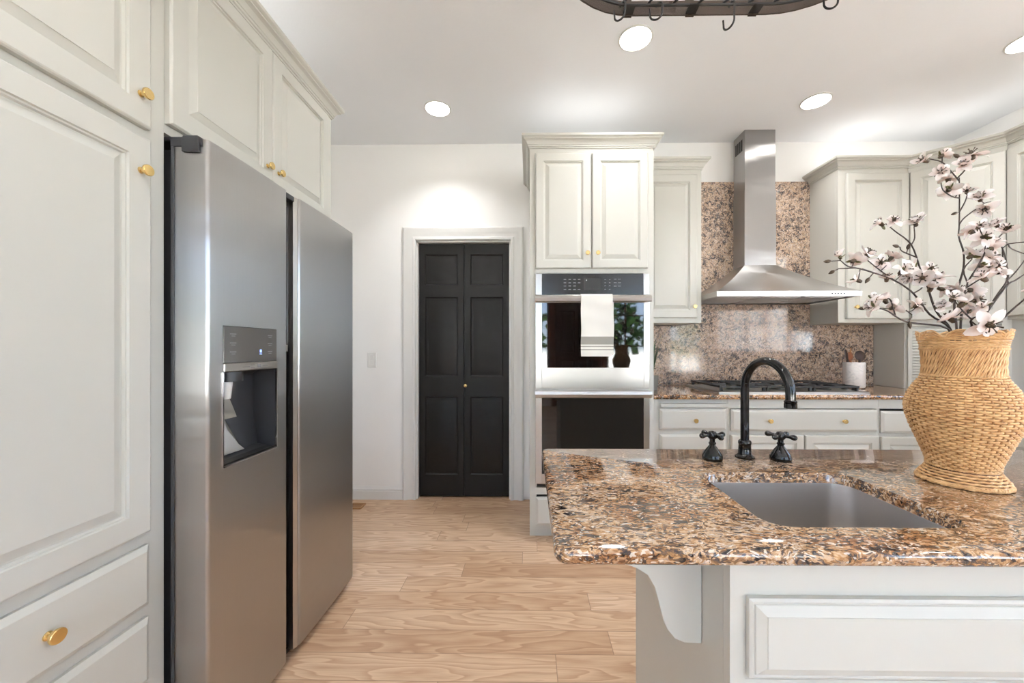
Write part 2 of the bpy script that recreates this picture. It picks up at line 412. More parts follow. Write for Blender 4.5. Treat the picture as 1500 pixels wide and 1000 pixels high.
m = MB(); m.box(3.295, 3.42, -1.5, a, 0, 2.8); m.box(3.295, 3.42, b, 3.01, 0, 2.8); m.box(3.295, 3.42, a, b, 0, c); m.box(3.295, 3.42, a, b, d, 2.8)
struct(m.build('wall_right', 'wall'))
m = MB(); m.box(3.42, 5.3, -1.5, -1.38, 0, 2.8); m.box(5.18, 5.3, -3.2, -1.5, 0, 2.8); struct(m.build('wall_nook', 'wall'))
m = MB(); xs = -1.75
for (a, b, c, d) in WINS_BACK:
    m.box(xs, a, -3.35, -3.2, 0, 2.8); m.box(a, b, -3.35, -3.2, 0, c); m.box(a, b, -3.35, -3.2, d, 2.8); xs = b
m.box(xs, 5.3, -3.35, -3.2, 0, 2.8); struct(m.build('wall_front', 'wall'))
def window(i, a, b, c, d, facing):
    root = bpy.data.objects.new('window_%d' % i, None); COL.objects.link(root); root['kind'] = 'structure'
    if facing == 'back': root.location = (a, -3.2, 0)
    else: root.location = (3.295, b, 0); root.rotation_euler = (0, 0, -PI/2)
    if facing == 'back': root.rotation_euler = (0, 0, PI); root.location = (b, -3.2, 0)
    W = b-a; f = MB(); t = .06
    for q in ((-t, W+t, c-t, c), (-t, W+t, d, d+t), (-t, 0, c, d), (W, W+t, c, d)): f.box(q[0], q[1], -.02, 0, q[2], q[3])
    for q in ((0, W, c, c+.05), (0, W, d-.05, d), (0, .05, c, d), (W-.05, W, c, d)): f.box(q[0], q[1], .03, .08, q[2], q[3])
    n = max(2, round(W/.45))
    for k in range(1, n): f.box(W*k/n-.018, W*k/n+.018, .035, .075, c+.05, d-.05)
    for k in range(1, 3): f.box(.05, W-.05, .04, .07, c+(d-c)*k/3-.012, c+(d-c)*k/3+.012)
    f.build('window_frame', 'brown_frame', root)
    g = MB(); g.box(.05, W-.05, .052, .056, c+.05, d-.05); g.build('pane', 'glass', root)
for i, q in enumerate(WINS_BACK): window(i+1, *q, 'back')
window(5, *WIN_RIGHT, 'right')

dd_ = bpy.data.objects.new('door_2', None); COL.objects.link(dd_); dd_['kind'] = 'structure'; dd_.location = (1.40, -3.199, 0); dd_.rotation_euler = (0, 0, PI)  # unseen wood door, added to fill the dark oven glass reflection
m = MB(); m.slab(0, .86, .01, 2.08, 0, .04, [(.1, .39, .15, .95), (.47, .76, .15, .95), (.1, .39, 1.1, 1.95), (.47, .76, 1.1, 1.95)], [(0, 0), (.01, .012), (.03, .012), (.05, .003)]); m.build('door_leaf', 'brown_door', dd_)
m = MB(); m.box(-.08, -.005, -.02, 0, 0, 2.17); m.box(.865, .94, -.02, 0, 0, 2.17); m.box(-.005, .865, -.02, 0, 2.09, 2.17); m.build('door_casing', 'brown_frame', dd_)
# bifold door, casing, baseboards
cas = [(0, 0), (.0, .018), (.012, .024), (.03, .022), (.045, .014), (.075, .012), (.085, .018), (.098, .020), (.104, .012), (.104, 0)]
cw = .104
m = MB()
def casing(mb, x0, x1, zt, y, flip=1):
    # profile (distance outward from opening, protrusion)
    rings = []
    for (x, z, sx, sz) in ((x0, 0, -1, 0), (x0, zt, -1, 1), (x1, zt, 1, 1), (x1, 0, 1, 0)):
        rings.append([(x+sx*o, y-p, z+sz*o) for o, p in reversed([(cw-a_, p_) for a_, p_ in cas])])
    mb.loft(rings)
casing(m, DX0+.002, DX1-.002, DZ-.002, 3.0095)
m.box(DX0, DX0+.012, 3.012, 3.12, 0, DZ-.002); m.box(DX1-.012, DX1, 3.012, 3.12, 0, DZ-.002); m.box(DX0, DX1, 3.012, 3.12, DZ-.014, DZ-.002)
struct(m.build('trim_1', 'trim', smooth=30))
root = bpy.data.objects.new('door_1', None); COL.objects.link(root); root['kind'] = 'structure'
root['label'] = 'black six panel bifold closet door with small brass knob, in the white back wall'
root.location = (DX0+.014, 3.045, 0)
LW = (DX1-DX0-.028-.004)/2
zz = [PZ(680, y, 3.045) for y in (372.5, 417.5, 435, 551, 581, 695)]
for k in (0, 1):
    x0 = k*(LW+.004); mb = MB()
    ins = .048
    pans = [(x0+ins, x0+LW-ins, zz[1], zz[0]), (x0+ins, x0+LW-ins, zz[3], zz[2]), (x0+ins, x0+LW-ins, zz[5], zz[4])]
    mb.slab(x0, x0+LW, .012, DZ-.018, .035, .035, pans, [(0, 0), (.008, .010), (.018, .010), (.036, .003)], ((0, 0), (0, -.94), (.002, -1)))
    lf = mb.build('door_leaf', 'black', root, smooth=25)
    if k == 1:
        kn = MB(); kn.lathe([(.0001, 0), (.009, 0), (.006, .010), (.012, .018), (.014, .024), (.010, .029), (.0001, .030)], 16, M=Matrix.Rotation(PI/2, 4, 'X'))
        kn.build('knob', 'brass', lf, smooth=50, loc=(x0+.012, 0, PZ(683, 564.5, 3.03)))
m = MB(); bp = [(0, 0), (.016, 0), (.016, .066), (.010, .068), (.010, .074), (.013, .078), (.006, .092), (.003, .10), (0, .10)]
m.sweep(bp, [(-1.62, 3.0095), (DX0-cw, 3.0095)], sign=1); struct(m.build('baseboard_back', 'trim', smooth=30))

# ---------------------------------------------------------------- cabinet kit
CROWN = [(0, -.014), (.006, -.014), (.006, -.006), (.011, -.004), (.011, .004), (.015, .006), (.017, .014), (.024, .025), (.034, .031), (.037, .032), (.037, .038), (.045, .042), (.048, .045), (.048, .058), (0, .058)]
DOORP = [(0, 0), (.002, .005), (.006, .005), (.009, .010), (.013, .010), (.034, .002), (.0345, .0005), (.036, .0005)]
def knob_mesh():
    k = MB(); k.lathe([(.0001, 0), (.008, 0), (.0075, .002), (.0045, .004), (.0045, .012), (.0125, .015), (.0135, .017), (.0135, .020), (.0125, .0215), (.0001, .0215)], 20, M=Matrix.Rotation(PI/2, 4, 'X'))
    o = k.build('knob', 'brass', smooth=35); me = o.data; bpy.data.objects.remove(o); return me
KNOB = knob_mesh()
def knob(parent, x, y, z, s=1):
    o = bpy.data.objects.new('knob', KNOB); COL.objects.link(o); o.parent = parent; o.location = (x, y, z); o.scale = (s, s, s)
    return o
def carcass(root, W, D, z0, z1, stiles=(.03, .03), rails=(), t=.018, toe=0, mat='cab', bot=True, back=True):
    m = MB(); m.box(0, t, .02, D, z0, z1); m.box(W-t, W, .02, D, z0, z1); m.box(t, W-t, .02, D, z1-t, z1)
    if bot: m.box(t, W-t, .02, D, z0, z0+t)
    if back: m.box(t, W-t, D-.006, D, z0+t, z1-t)
    if toe: m.box(0, W, .07, .085, 0, z0)
    m.build('body', mat, root, bevel=.0008, seg=1)
    f = MB(); f.box(0, stiles[0], 0, .0195, z0, z1); f.box(W-stiles[1], W, 0, .0195, z0, z1)
    for a, b in rails: f.box(stiles[0], W-stiles[1], 0, .0195, a, b)
    f.build('face_frame', mat, root)
def door(root, x0, x1, z0, z1, kn=None, fr=.052, name='door', mat='cab', prof=DOORP, ks=1):
    mb = MB(); mb.slab(x0, x1, z0, z1, -.001, .019, [(x0+fr, x1-fr, z0+fr, z1-fr)], prof, ((0, 0), (0, -.72), (.003, -.92), (.006, -1)))
    o = mb.build(name, mat, root, smooth=20)
    if kn: knob(o, kn[0], -.020, kn[1], ks)
    return o
def drawer(root, x0, x1, z0, z1, kns=(), mat='cab', name='drawer', ks=1, raised=False):
    mb = MB()
    if raised: mb.slab(x0, x1, z0, z1, -.001, .018, [], (), ((0, 0), (0, -.45), (.004, -.55), (.007, -.5), (.008, -.62), (.021, -.92), (.0215, -1), (.023, -1)))
    else: mb.slab(x0, x1, z0, z1, -.001, .018, [], (), ((0, 0), (0, -.5), (.004, -.62), (.012, -.95), (.014, -1)))
    o = mb.build(name, mat, root, smooth=20)
    for k in kns: knob(o, k[0], -.019, k[1], ks)
    return o

# ---------------------------------------------------------------- left run: pantry, over-fridge cabinet (local x = world y)
FX = -1.015
CZ = 2.375
lpath = [(FX, -.05), (FX, .53), (FX, 1.05), (FX, 1.945), (-1.62, 1.945)]
def pantry(y0, W, label, knob_side):
    p = thing('pantry_cabinet', label, 'cabinet', (FX, y0, 0), PI/2)
    carcass(p, W, .6, .10, CZ+.02, (.035, .055), [(.10, .13), (.27, .33), (.47, .53), (.66, .72), (1.725, 1.78), (2.35, CZ+.02)], toe=.1)
    x0, x1 = .03, W-.052
    kx = x1-.030 if knob_side else x0+.03
    door(p, x0, x1, 1.765, 2.352, (kx, 1.842), fr=.058, ks=1.05)
    door(p, x0, x1, .708, 1.738, (kx, 1.646), fr=.058, ks=1.05)
    drawer(p, x0, x1, .515, .674, [((x0+x1)/2, .595)], ks=1.15)
    drawer(p, x0, x1, .315, .484, [((x0+x1)/2, .40)], ks=1.15)
    drawer(p, x0, x1, .115, .284, [((x0+x1)/2, .20)], ks=1.15)
    return p
def world_part(mb, name, mat, root, **kw):
    """mesh given in world coordinates, parented to a thing that has its own base and turn"""
    M = (Matrix.Translation(root.location) @ Matrix.Rotation(root.rotation_euler.z, 4, 'Z')).inverted()
    mb.v = [tuple(M @ Vector(p)) for p in mb.v]
    return mb.build(name, mat, root, **kw)
p1 = pantry(.53, .52, 'tall pale grey pantry cabinet with two doors over drawers, left of the refrigerator', True)
m = MB(); m.sweep(CROWN, lpath, 1, 2, CZ, 1); world_part(m, 'crown_moulding', 'cab', p1, smooth=25)
of = thing('over_fridge_cabinet', 'pale grey two door cabinet mounted above the stainless refrigerator', 'cabinet', (FX, 1.0502, 0), PI/2)
carcass(of, .8948, .6, 1.79, CZ+.02, (.005, .05), [(1.79, 1.83), (2.34, CZ+.02)])
door(of, .0015, .424, 1.815, 2.346, (.424-.031, 1.884))
door(of, .427, .842, 1.815, 2.346, (.427+.030, 1.884))
m = MB(); m.sweep(CROWN, lpath, 2, 4, CZ, 1); world_part(m, 'crown_moulding', 'cab', of, smooth=25)
m = MB(); m.box(0, .6, -.0035, .0035, 0, 1.7885); fp = m.build('surround_panel', 'cab', loc=(-1.615, 1.941, 0)); tag(fp, 'tall pale panel closing the far side of the refrigerator bay', 'panel')

# ---------------------------------------------------------------- refrigerator
FR = -.895
fr = thing('refrigerator', 'stainless steel side by side refrigerator with ice and water dispenser', 'refrigerator', (0, 0, 0))
m = MB(); m.box(-1.60, -1.012, 1.075, 1.920, .05, 1.755); m.build('body', 'dark', fr, bevel=.004)
m = MB(); m.box(-1.012, -1.001, 1.069, 1.4, .06, 1.75); m.box(-1.012, -1.001, 1.485, 1.92, .06, 1.75); m.build('gasket', 'void', fr)
m = MB(); m.box(-1.05, -.935, 1.075, 1.915, .012, .032); m.build('kick_grille', 'void', fr)
for y in (1.11, 1.88):
    for x in (-1.55, -.97):
        m = MB(); m.lathe([(.018, 0), (.018, .012), (.012, .012), (.012, .05)], 14, (x, y, 0)); m.build('foot', 'void', fr)
def frdoor(y0, y1, z0, z1, hole=None, bulge=.004, grip=None):
    """front skin as a grid with rounded side edges; hole = (ya, yb, za, zb)"""
    r = .009
    prof = [(-.998, y0)]
    for i in range(6):
        t = PI/2*i/5; prof.append((FR-r+r*math.sin(t), y0+r-r*math.cos(t)))
    ys = [y0+r+(y1-y0-2*r)*i/24 for i in range(1, 24)]
    if hole:
        ys = sorted([q for q in ys if min(abs(q-hole[0]), abs(q-hole[1])) > .006]+[hole[0], hole[1]])
    for q in ys: prof.append((FR+bulge*math.sin(PI*(q-y0)/(y1-y0))**.8, q))
    rg = .009 if grip is None else grip
    for i in range(6):
        t = PI/2*(5-i)/5; prof.append((FR-r+r*math.sin(t), y1-r+r*math.cos(t)))
    prof.append((-.998, y1))
    zs = [z0+(z1-z0)*i/30 for i in range(31)]
    if hole: zs = sorted([q for q in zs if min(abs(q-hole[2]), abs(q-hole[3])) > .01]+[hole[2], hole[3]])
    mb = MB(); n = len(prof); vs = [(x, y, z) for z in zs for x, y in prof]; fs = []
    for j in range(len(zs)-1):
        for i in range(n-1):
            ym, zm = (prof[i][1]+prof[i+1][1])/2, (zs[j]+zs[j+1])/2
            if hole and hole[0] < ym < hole[1] and hole[2] < zm < hole[3] and prof[i][0] > -.91: continue
            fs.append((j*n+i, j*n+i+1, (j+1)*n+i+1, (j+1)*n+i))
        if not hole: fs.append((j*n, j*n+n-1, (j+1)*n+n-1, (j+1)*n))
    fs.append(tuple(range(n))); fs.append(tuple((len(zs)-1)*n+i for i in range(n)))
    mb.add(vs, fs); return mb
Z0, Z1 = .034, 1.772
HO = (1.104, 1.340, .842, 1.257)
d1 = frdoor(1.055, 1.404, Z0, Z1, HO).build('freezer_door', 'steel', fr, smooth=35)
d2 = frdoor(1.478, 1.935, Z0, Z1).build('fridge_door', 'steel', fr, smooth=35)
m = MB(); m.box(-.997, -.9905, 1.404, 1.478, Z0, Z1); m.box(-.9905, -.902, 1.4042, 1.4075, Z0+.01, 1.19); m.build('handle_recess', 'void', fr)
m = MB(); m.box(-.9895, -.905, 1.4042, 1.410, 1.20, Z1-.03); m.box(-.9895, -.955, 1.410, 1.43, 1.20, Z1-.03); m.box(-.96, -.91, 1.41, 1.432, 1.178, 1.203); m.build('grip_insert', 'steel_h', fr, bevel=.002)
m = MB(); m.prism([(-.985, 1.4775), (-.90, 1.4775), (-.898, 1.470), (-.905, 1.455), (-.92, 1.4545), (-.93, 1.465), (-.985, 1.470)], Z0+.002, Z1-.002, 'z')
m.build('grip_edge', 'steel_h', fr, smooth=30)
m = MB(); m.box(-.96, -.90, 1.406, 1.455, 1.75, 1.770); m.build('top_clip', 'dark', fr, bevel=.002)
# hinge covers
for y in (1.062, 1.87):
    m = MB(); m.box(-1.12, -.945, y, y+.06, 1.7725, 1.785); m.box(-.975, -.93, y, y+.05, 1.7725, 1.789); m.build('hinge_cover', 'dark', fr, bevel=.003)
m = MB(); m.box(-.998, -.909, 1.0515, 1.0545, 1.752, 1.7715); m.box(-.962, -.915, 1.046, 1.0545, 1.736, 1.775); m.box(-.9975, -.988, 1.0515, 1.0545, Z0+.02, 1.7519); m.build('hinge_cap', 'dark', fr, bevel=.001)
m = MB(); m.box(-.985, -.932, 1.464, 1.4695, 1.21, 1.735); m.build('grip_strip', 'grip_grey', fr)
m = MB(); m.box(-1.000, -.9985, 1.060, 1.40, Z0+.02, Z1-.01); m.build('door_edge_seal', 'void', fr)
# dispenser
ya, yb, za, zb = HO
dp = bpy.data.objects.new('dispenser', None); COL.objects.link(dp); dp.parent = fr
xf = FR+.0035
m = MB(); m.box(xf-.012, xf+.001, ya+.001, yb-.001, 1.146, zb-.001); m.build('display_panel', 'fridge_panel', dp, bevel=.002)
m = MB(); m.box(xf-.02, xf+.004, ya+.001, yb-.001, 1.120, 1.1455); m.build('button_strip', 'steel_h', dp, bevel=.003)
cav = MB(); D_ = .085
cp = [(xf-.001, 1.119), (xf-D_*.7, 1.119), (xf-D_, 1.10), (xf-D_, 1.0), (xf-D_*.96, .95), (xf-D_*.85, .90), (xf-D_*.8, .862), (xf-D_*.8, .856), (xf-.001, .844)]
cav.loft([[(x, ya+.001, z) for x, z in cp], [(x, yb-.001, z) for x, z in cp]], False, False, closed=False)
for q in (ya+.001, yb-.001):
    cav.add([(x, q, z) for x, z in cp]+[(xf-.001, q, .844)], [tuple(range(len(cp)))])
cav.build('cavity', 'dark', dp, smooth=40)
m = MB(); m.box(xf-.066, xf-.002, ya+.004, yb-.004, .845, .850); m.build('drip_tray', 'void', dp)
m = MB()
for a0, a1, b0, b1 in ((ya, yb, .840, .8435), (yb-.0015, yb+.002, .842, 1.12), (ya-.002, ya+.0015, .842, 1.12)): m.box(xf-.004, xf+.0015, a0, a1, b0, b1)
m.build('rim', 'chrome', dp)
m = MB(); m.lathe([(.034, 0), (.034, .03), (.030, .03), (.030, 0)], 24, (xf-.04, ya+.075, 1.088)); m.build('nozzle_housing', 'dark', dp, smooth=40)
m = MB(); m.lathe([(.012, .0), (.014, .02), (.017, .05), (.015, .055)], 20, (xf-.04, ya+.06, 1.035)); m.build('nozzle', 'white_plastic', dp, smooth=40)
m = MB()
lv = [[(xf-.05, ya+.03, 1.06), (xf-.05, ya+.085, 1.06)], [(xf-.052, ya+.028, 1.03), (xf-.052, ya+.09, 1.03)], [(xf-.035, ya+.026, .985), (xf-.035, ya+.092, .985)], [(xf-.03, ya+.03, .975), (xf-.03, ya+.09, .975)]]
rings = [[a_, b_, (b_[0]-.004, b_[1], b_[2]), (a_[0]-.004, a_[1], a_[2])] for a_, b_ in lv]; m.loft(rings); m.build('lever', 'steel_h', dp, smooth=40)
m = MB()
ch = [(xf-.082, .975), (xf-.078, .93), (xf-.066, .88), (xf-.062, .858)]
yr = [ya+.085, ya+.098, ya+.128, ya+.150]; ch = [(xf-.080, 1.06)]+ch; yr = [ya+.080]+yr
m.loft([[(x+.003, ya+.004, z) for x, z in ch]+[(x, ya+.004, z-.002) for x, z in reversed(ch)], [(x+.012, y, z) for (x, z), y in zip(ch, yr)]+[(x+.006, y+.006, z-.002) for (x, z), y in reversed(list(zip(ch, yr)))]]); m.build('chute', 'steel_h', dp, smooth=40)
def cm_(*a_):
    q = MB(); q.box(*a_); q.build('control_mark', 'print_dim', dp)
for i, z in enumerate((1.232, 1.205, 1.178)):
    cm_(xf+.0008, xf+.0016, ya+.024, ya+.048, z, z+.0025); cm_(xf+.0008, xf+.0016, ya+.030, ya+.044, z-.006, z-.004)
    cm_(xf+.0008, xf+.0016, yb-.048, yb-.026, z, z+.0025); cm_(xf+.0008, xf+.0016, yb-.044, yb-.030, z-.006, z-.004)
cm_(xf+.0042, xf+.0048, ya+.07, ya+.10, 1.131, 1.133); cm_(xf+.0042, xf+.0048, ya+.105, ya+.122, 1.128, 1.130); cm_(xf+.0042, xf+.0048, ya+.105, ya+.122, 1.136, 1.138)
cm_(xf+.0042, xf+.0048, ya+.135, ya+.15, 1.128, 1.138); cm_(xf+.0042, xf+.0048, ya+.158, ya+.185, 1.131, 1.133)
m = MB(); m.box(xf+.0008, xf+.0018, ya+.150, ya+.158, 1.176, 1.186); m.box(xf+.0008, xf+.0018, ya+.149, ya+.159, 1.170, 1.1725); m.build('status_light', 'blue_led', dp)

# ---------------------------------------------------------------- oven tower
TY = 2.36
TX0, TX1 = PX(776, TY), PX(957.5, TY)
TW = TX1-TX0
lx = lambda px: PX(px, TY)-TX0
lz = lambda py: PZ(865, py, TY)
TZ = lz(214)
tw = thing('oven_cabinet', 'tall pale grey cabinet holding the built-in double oven', 'cabinet', (TX0, TY, 0))
carcass(tw, TW, .648, .096, TZ+.02, (.042, .036), [(.096, .125), (lz(727)+.012, lz(714)), (lz(400), lz(390)), (lz(231), TZ+.02)], toe=.096)
m = MB(); m.box(TW/2-.012, TW/2+.012, .001, .0194, lz(390), lz(231)); m.build('face_stile', 'cab', tw)
dz0, dz1 = lz(393.5), lz(226)
d_ = door(tw, lx(784.5), lx(865), dz0, dz1, (lx(860)-.001, lz(372)), fr=.048)
d_ = door(tw, lx(867), lx(948), dz0, dz1, (lx(875)-.001, lz(372)), fr=.048)
drawer(tw, lx(785), lx(948), lz(768), lz(727))
m = MB(); m.sweep(CROWN, [(TX0, 3.005), (TX0, TY), (TX1, TY), (TX1, 3.005)], z=TZ, sign=1); world_part(m, 'crown_moulding', 'cab', tw, smooth=25)
# double oven
ov = thing('double_oven', 'stainless built-in double wall oven with black glass doors', 'oven', (TX0+TW/2, TY, 0))
ox0, ox1 = lx(784)-TW/2, lx(949.5)-TW/2; gx0, gx1 = lx(793.5)-TW/2, lx(941)-TW/2
m = MB(); m.box(ox0+.03, ox1-.03, .03, .58, lz(708), lz(404)); m.build('housing', 'dark', ov)
m = MB(); m.box(ox0, ox1, -.006, -.001, lz(712), lz(400.5)); m.box(ox0+.03, ox1-.03, -.001, .03, lz(708), lz(404)); m.build('trim_frame', 'steel_h', ov, bevel=.001)
m = MB(); m.box(gx0, gx1, -.022, -.0065, lz(432.5), lz(401.5)); cpn = m.build('control_panel', 'panel_glass', ov, bevel=.0015)
m = MB(); m.box(ox0+.001, gx0-.0005, -.022, -.0065, lz(432.5), lz(401.5)); m.build('panel_end', 'steel_h', ov, bevel=.002); m = MB(); m.box(gx1+.0005, ox1-.001, -.022, -.0065, lz(432.5), lz(401.5)); m.build('panel_end', 'steel_h', ov, bevel=.002)
def mark(mb, px0, px1, py0, py1, y=-.0226, nm='keypad_mark', mt='print_dim'):
    if mb is None:
        q = MB(); mark(q, px0, px1, py0, py1, y); q.build(nm, mt, cpn); return
    mb.box(lx(px0)-TW/2, lx(px1)-TW/2, y, y+.0006, lz(py1), lz(py0))
m = MB()
for i, px in enumerate((825.2, 832.2, 839.2, 845.8)):
    for j, py in enumerate((409.5, 414.4, 419, 424)):
        if i == 3 and j == 2: continue
        mark(None, px, px+3.6, py, py+1.0)
for px in (884.5, 891):
    for py in (410, 414.5, 419, 424): mark(None, px, px+2, py, py+.8)
for px in (898, 904):
    for py in (409.5, 414.5, 419.5): mark(None, px, px+4, py, py+.7)
m = MB(); mark(m, 855, 879, 408.5, 425, -.0228); dsp = m.build('display', 'void', cpn)
m = MB(); mark(m, 857.5, 859, 410.5, 412, -.0232); m.build('indicator', 'print', dsp)
def ovdoor(zt, zg0, zg1, zb, name):
    m = MB(); m.box(ox0+.001, gx0, -.030, -.0065, zb, zt); m.box(gx1, ox1-.001, -.030, -.0065, zb, zt)
    m.box(gx0, gx1, -.030, -.0065, zb, zg0); m.box(gx0, gx1, -.030, -.0065, zg1, zt)
    dd = m.build(name, 'steel_h', ov, bevel=.0015)
    g = MB(); g.box(gx0+.0003, gx1-.0003, -.0285, -.0066, zg0+.0003, zg1-.0003); g.build('door_glass', 'oven_glass', dd)
    return dd
u1 = ovdoor(lz(433), lz(538), lz(444), lz(568), 'upper_door')
u2 = ovdoor(lz(571), lz(692), lz(582), lz(706), 'lower_door')
def ohandle(par, py0, py1):
    z0, z1 = lz(py1), lz(py0); m = MB()
    m.loft([[(x, y, z) for y, z in ((-.066, z0+.004), (-.070, (z0+z1)/2), (-.066, z1-.004), (-.058, z1), (-.050, z1-.006), (-.050, z0+.006), (-.058, z0))] for x in (ox0-.002, ox1+.002)])
    for x in (ox0+.022, ox1-.022): m.box(x-.012, x+.012, -.055, -.0302, z0+.008, z1-.008)
    return m.build('handle', 'steel_h', par, bevel=.001)
ohandle(u1, 434, 443.5); ohandle(u2, 570.5, 581)
m = MB(); m.box(ox0+.01, ox1-.01, -.012, -.0065, lz(711.5), lz(707)); m.build('vent', 'void', ov)
# towel over the upper handle
hz1, hz0 = lz(434), lz(443.5); tx0, tx1 = lx(848.7)-TW/2, lx(893.4)-TW/2
cxh = -.060; hem = lz(521.5)
ns = 40
path = []
zt_ = hz1+.0035
zs = [hem+(zt_-.006-hem)*i/ns for i in range(ns+1)]
tl = MB()
def towelsheet(yb, x0, x1, zlist, amp, ph, th=.0028):
    rings = []
    for z in zlist:
        row = []; nb = 14
        for i in range(nb+1):
            t = i/nb; k = (zt_-z)/(zt_-hem)
            y = yb-amp*k*math.sin(t*PI*2.4+ph)-.001*math.sin(z*60+t*3)
            row.append((x0+(x1-x0)*t+.0015*math.sin(z*30), y, z))
        back = [(p[0], p[1]+th, p[2]) for p in reversed(row)]
        rings.append(row+back)
    tl.loft(rings)
towelsheet(-.0765, tx0, tx1, zs, .0025, 0)
towelsheet(-.046, tx0+.004, tx1+.014, [z+.012 for z in zs if z < hz1-.02], .0015, 1.2)
# fold over the bar
arc = [( -.0765, zt_-.007), (-.074, zt_-.001), (-.066, zt_+.0015), (-.056, zt_+.0015), (-.047, zt_-.001), (-.044, zt_-.010), (-.0435, zt_-.03)]
rings = [[(tx0, y, z) for y, z in arc]+[(tx0, y+.0028*(1 if i < 2 else (0 if i < 5 else -1))*-(-1), z-(.0026 if 0 < i < 5 else 0)) for i, (y, z) in reversed(list(enumerate(arc)))],
         [(tx1, y, z) for y, z in arc]+[(tx1, y+.0028*(1 if i < 2 else (0 if i < 5 else -1)), z-(.0026 if 0 < i < 5 else 0)) for i, (y, z) in reversed(list(enumerate(arc)))]]
tl.loft(rings)
tl.v = [(x, y, z-hem) for x, y, z in tl.v]
to = tl.build('hand_towel', 'linen', smooth=60); to.location = (TX0+TW/2, TY, hem)
tag(to, 'cream hand towel with grey stripes hanging on the upper oven handle', 'towel')

# ---------------------------------------------------------------- wall cabinets
UY = 2.72; UZ0 = 1.37; UCZ = 2.467
NX0, NX1 = TX1+.0015, PX(1027.3, UY)
nc = thing('wall_cabinet', 'narrow pale grey single door wall cabinet beside the oven tower', 'cabinet', (NX0, UY, 0))
W = NX1-NX0
carcass(nc, W, .2885, UZ0, UCZ+.02, (.03, .034), [(UZ0, UZ0+.035), (UCZ-.07, UCZ+.02)])
door(nc, .03, PX(1020, UY)-NX0, PZ(990, 465.5, UY), PZ(990, 257, UY), (PX(1015.5, UY)-NX0-.002, PZ(1015, 449.5, UY)))
m = MB(); m.sweep(CROWN, [(NX0, UY), (NX1, UY), (NX1, 3.005)], z=UCZ, sign=1); world_part(m, 'crown_moulding', 'cab', nc, smooth=25)
AX0 = PX(1227.5, UY); BX0 = PX(1330, UY)
ac = thing('wall_cabinet', 'pale grey single door wall cabinet right of the steel hood', 'cabinet', (AX0, UY, 0))
carcass(ac, BX0-AX0, .2885, UZ0, UCZ+.02, (.062, .02), [(UZ0, UZ0+.035), (UCZ-.07, UCZ+.02)])
door(ac, PX(1238, UY)-AX0, BX0-AX0-.008, PZ(1280, 467, UY), PZ(1280, 254.5, UY), (PX(1249.5, UY)-AX0, PZ(1250, 450, UY)))
kB = (1476-CX)/F
tB = (UY*(kB-T)/(1+kB*T)-BX0)/(1+(kB-T)/(1+kB*T))
CXp, CYp = BX0+tB, UY-tB
rpath = [(AX0, 3.005), (AX0, UY), (BX0, UY), (CXp, CYp), (CXp, 1.60), (3.29, 1.60)]
m = MB(); m.sweep(CROWN, rpath, 0, 2, z=UCZ, sign=1)
world_part(m, 'crown_moulding', 'cab', ac, smooth=25)
bc = thing('corner_cabinet', 'diagonal corner cabinet reaching down to the counter, behind the flowers', 'cabinet', (BX0, UY, 0), -PI/4)
WB = tB*math.sqrt(2)
s45 = math.sqrt(.5)
m = MB(); poly = [(BX0+.001, UY+.001), (CXp, CYp+.0015), (3.294, CYp+.0015), (3.294, 3.0085), (BX0+.001, 3.0085)]
o_ = .02*s45
poly2 = [(BX0+.001, UY+2*o_), (BX0+.001+.0, UY+2*o_), (CXp+2*o_, CYp+.0015), (3.294, CYp+.0015), (3.294, 3.0085), (BX0+.001, 3.0085)]
m.prism(poly2[1:], .9065, UCZ+.02, 'z'); world_part(m, 'body', 'cab', bc)
m = MB(); m.box(.001, .022, 0, .0195, .907, UCZ+.02); m.box(WB-.022, WB-.001, 0, .0195, .907, UCZ+.02)
for a_, b_ in ((1.345, 1.40), (UCZ-.07, UCZ+.02), (.907, .92)): m.box(.022, WB-.022, 0, .0195, a_, b_)
m.build('face_frame', 'cab', bc)
door(bc, .010, WB-.008, 1.385, PZ(1280, 254.5, UY), (.04, 1.48))
m = MB(); k_ = int((1.34-.925)/.02)
for i in range(k_): m.prism([(.004, .9255+i*.02), (-.002, .928+i*.02), (-.002, .941+i*.02), (.004, .9445+i*.02)], .023, WB-.023, 'x')
m.build('tambour_door', 'cab', bc)
m = MB(); m.sweep(CROWN, rpath, 2, 3, z=UCZ, sign=1); world_part(m, 'crown_moulding', 'cab', bc, smooth=25)
cc = thing('wall_cabinet', 'pale grey wall cabinet cut off by the right edge of the picture', 'cabinet', (CXp, CYp-.001, 0), -PI/2)
W = CYp-1.601
carcass(cc, W, 3.294-CXp, UZ0, UCZ+.02, (.02, .03), [(UZ0, UZ0+.035), (UCZ-.07, UCZ+.02)])
door(cc, .008, W/2-.003, UZ0+.02, PZ(1280, 254.5, UY), (W/2-.033, 1.45)); door(cc, W/2+.003, W-.012, UZ0+.02, PZ(1280, 254.5, UY), (W/2+.033, 1.45))
m = MB(); m.sweep(CROWN, rpath, 3, 5, z=UCZ, sign=1); world_part(m, 'crown_moulding', 'cab', cc, smooth=25)

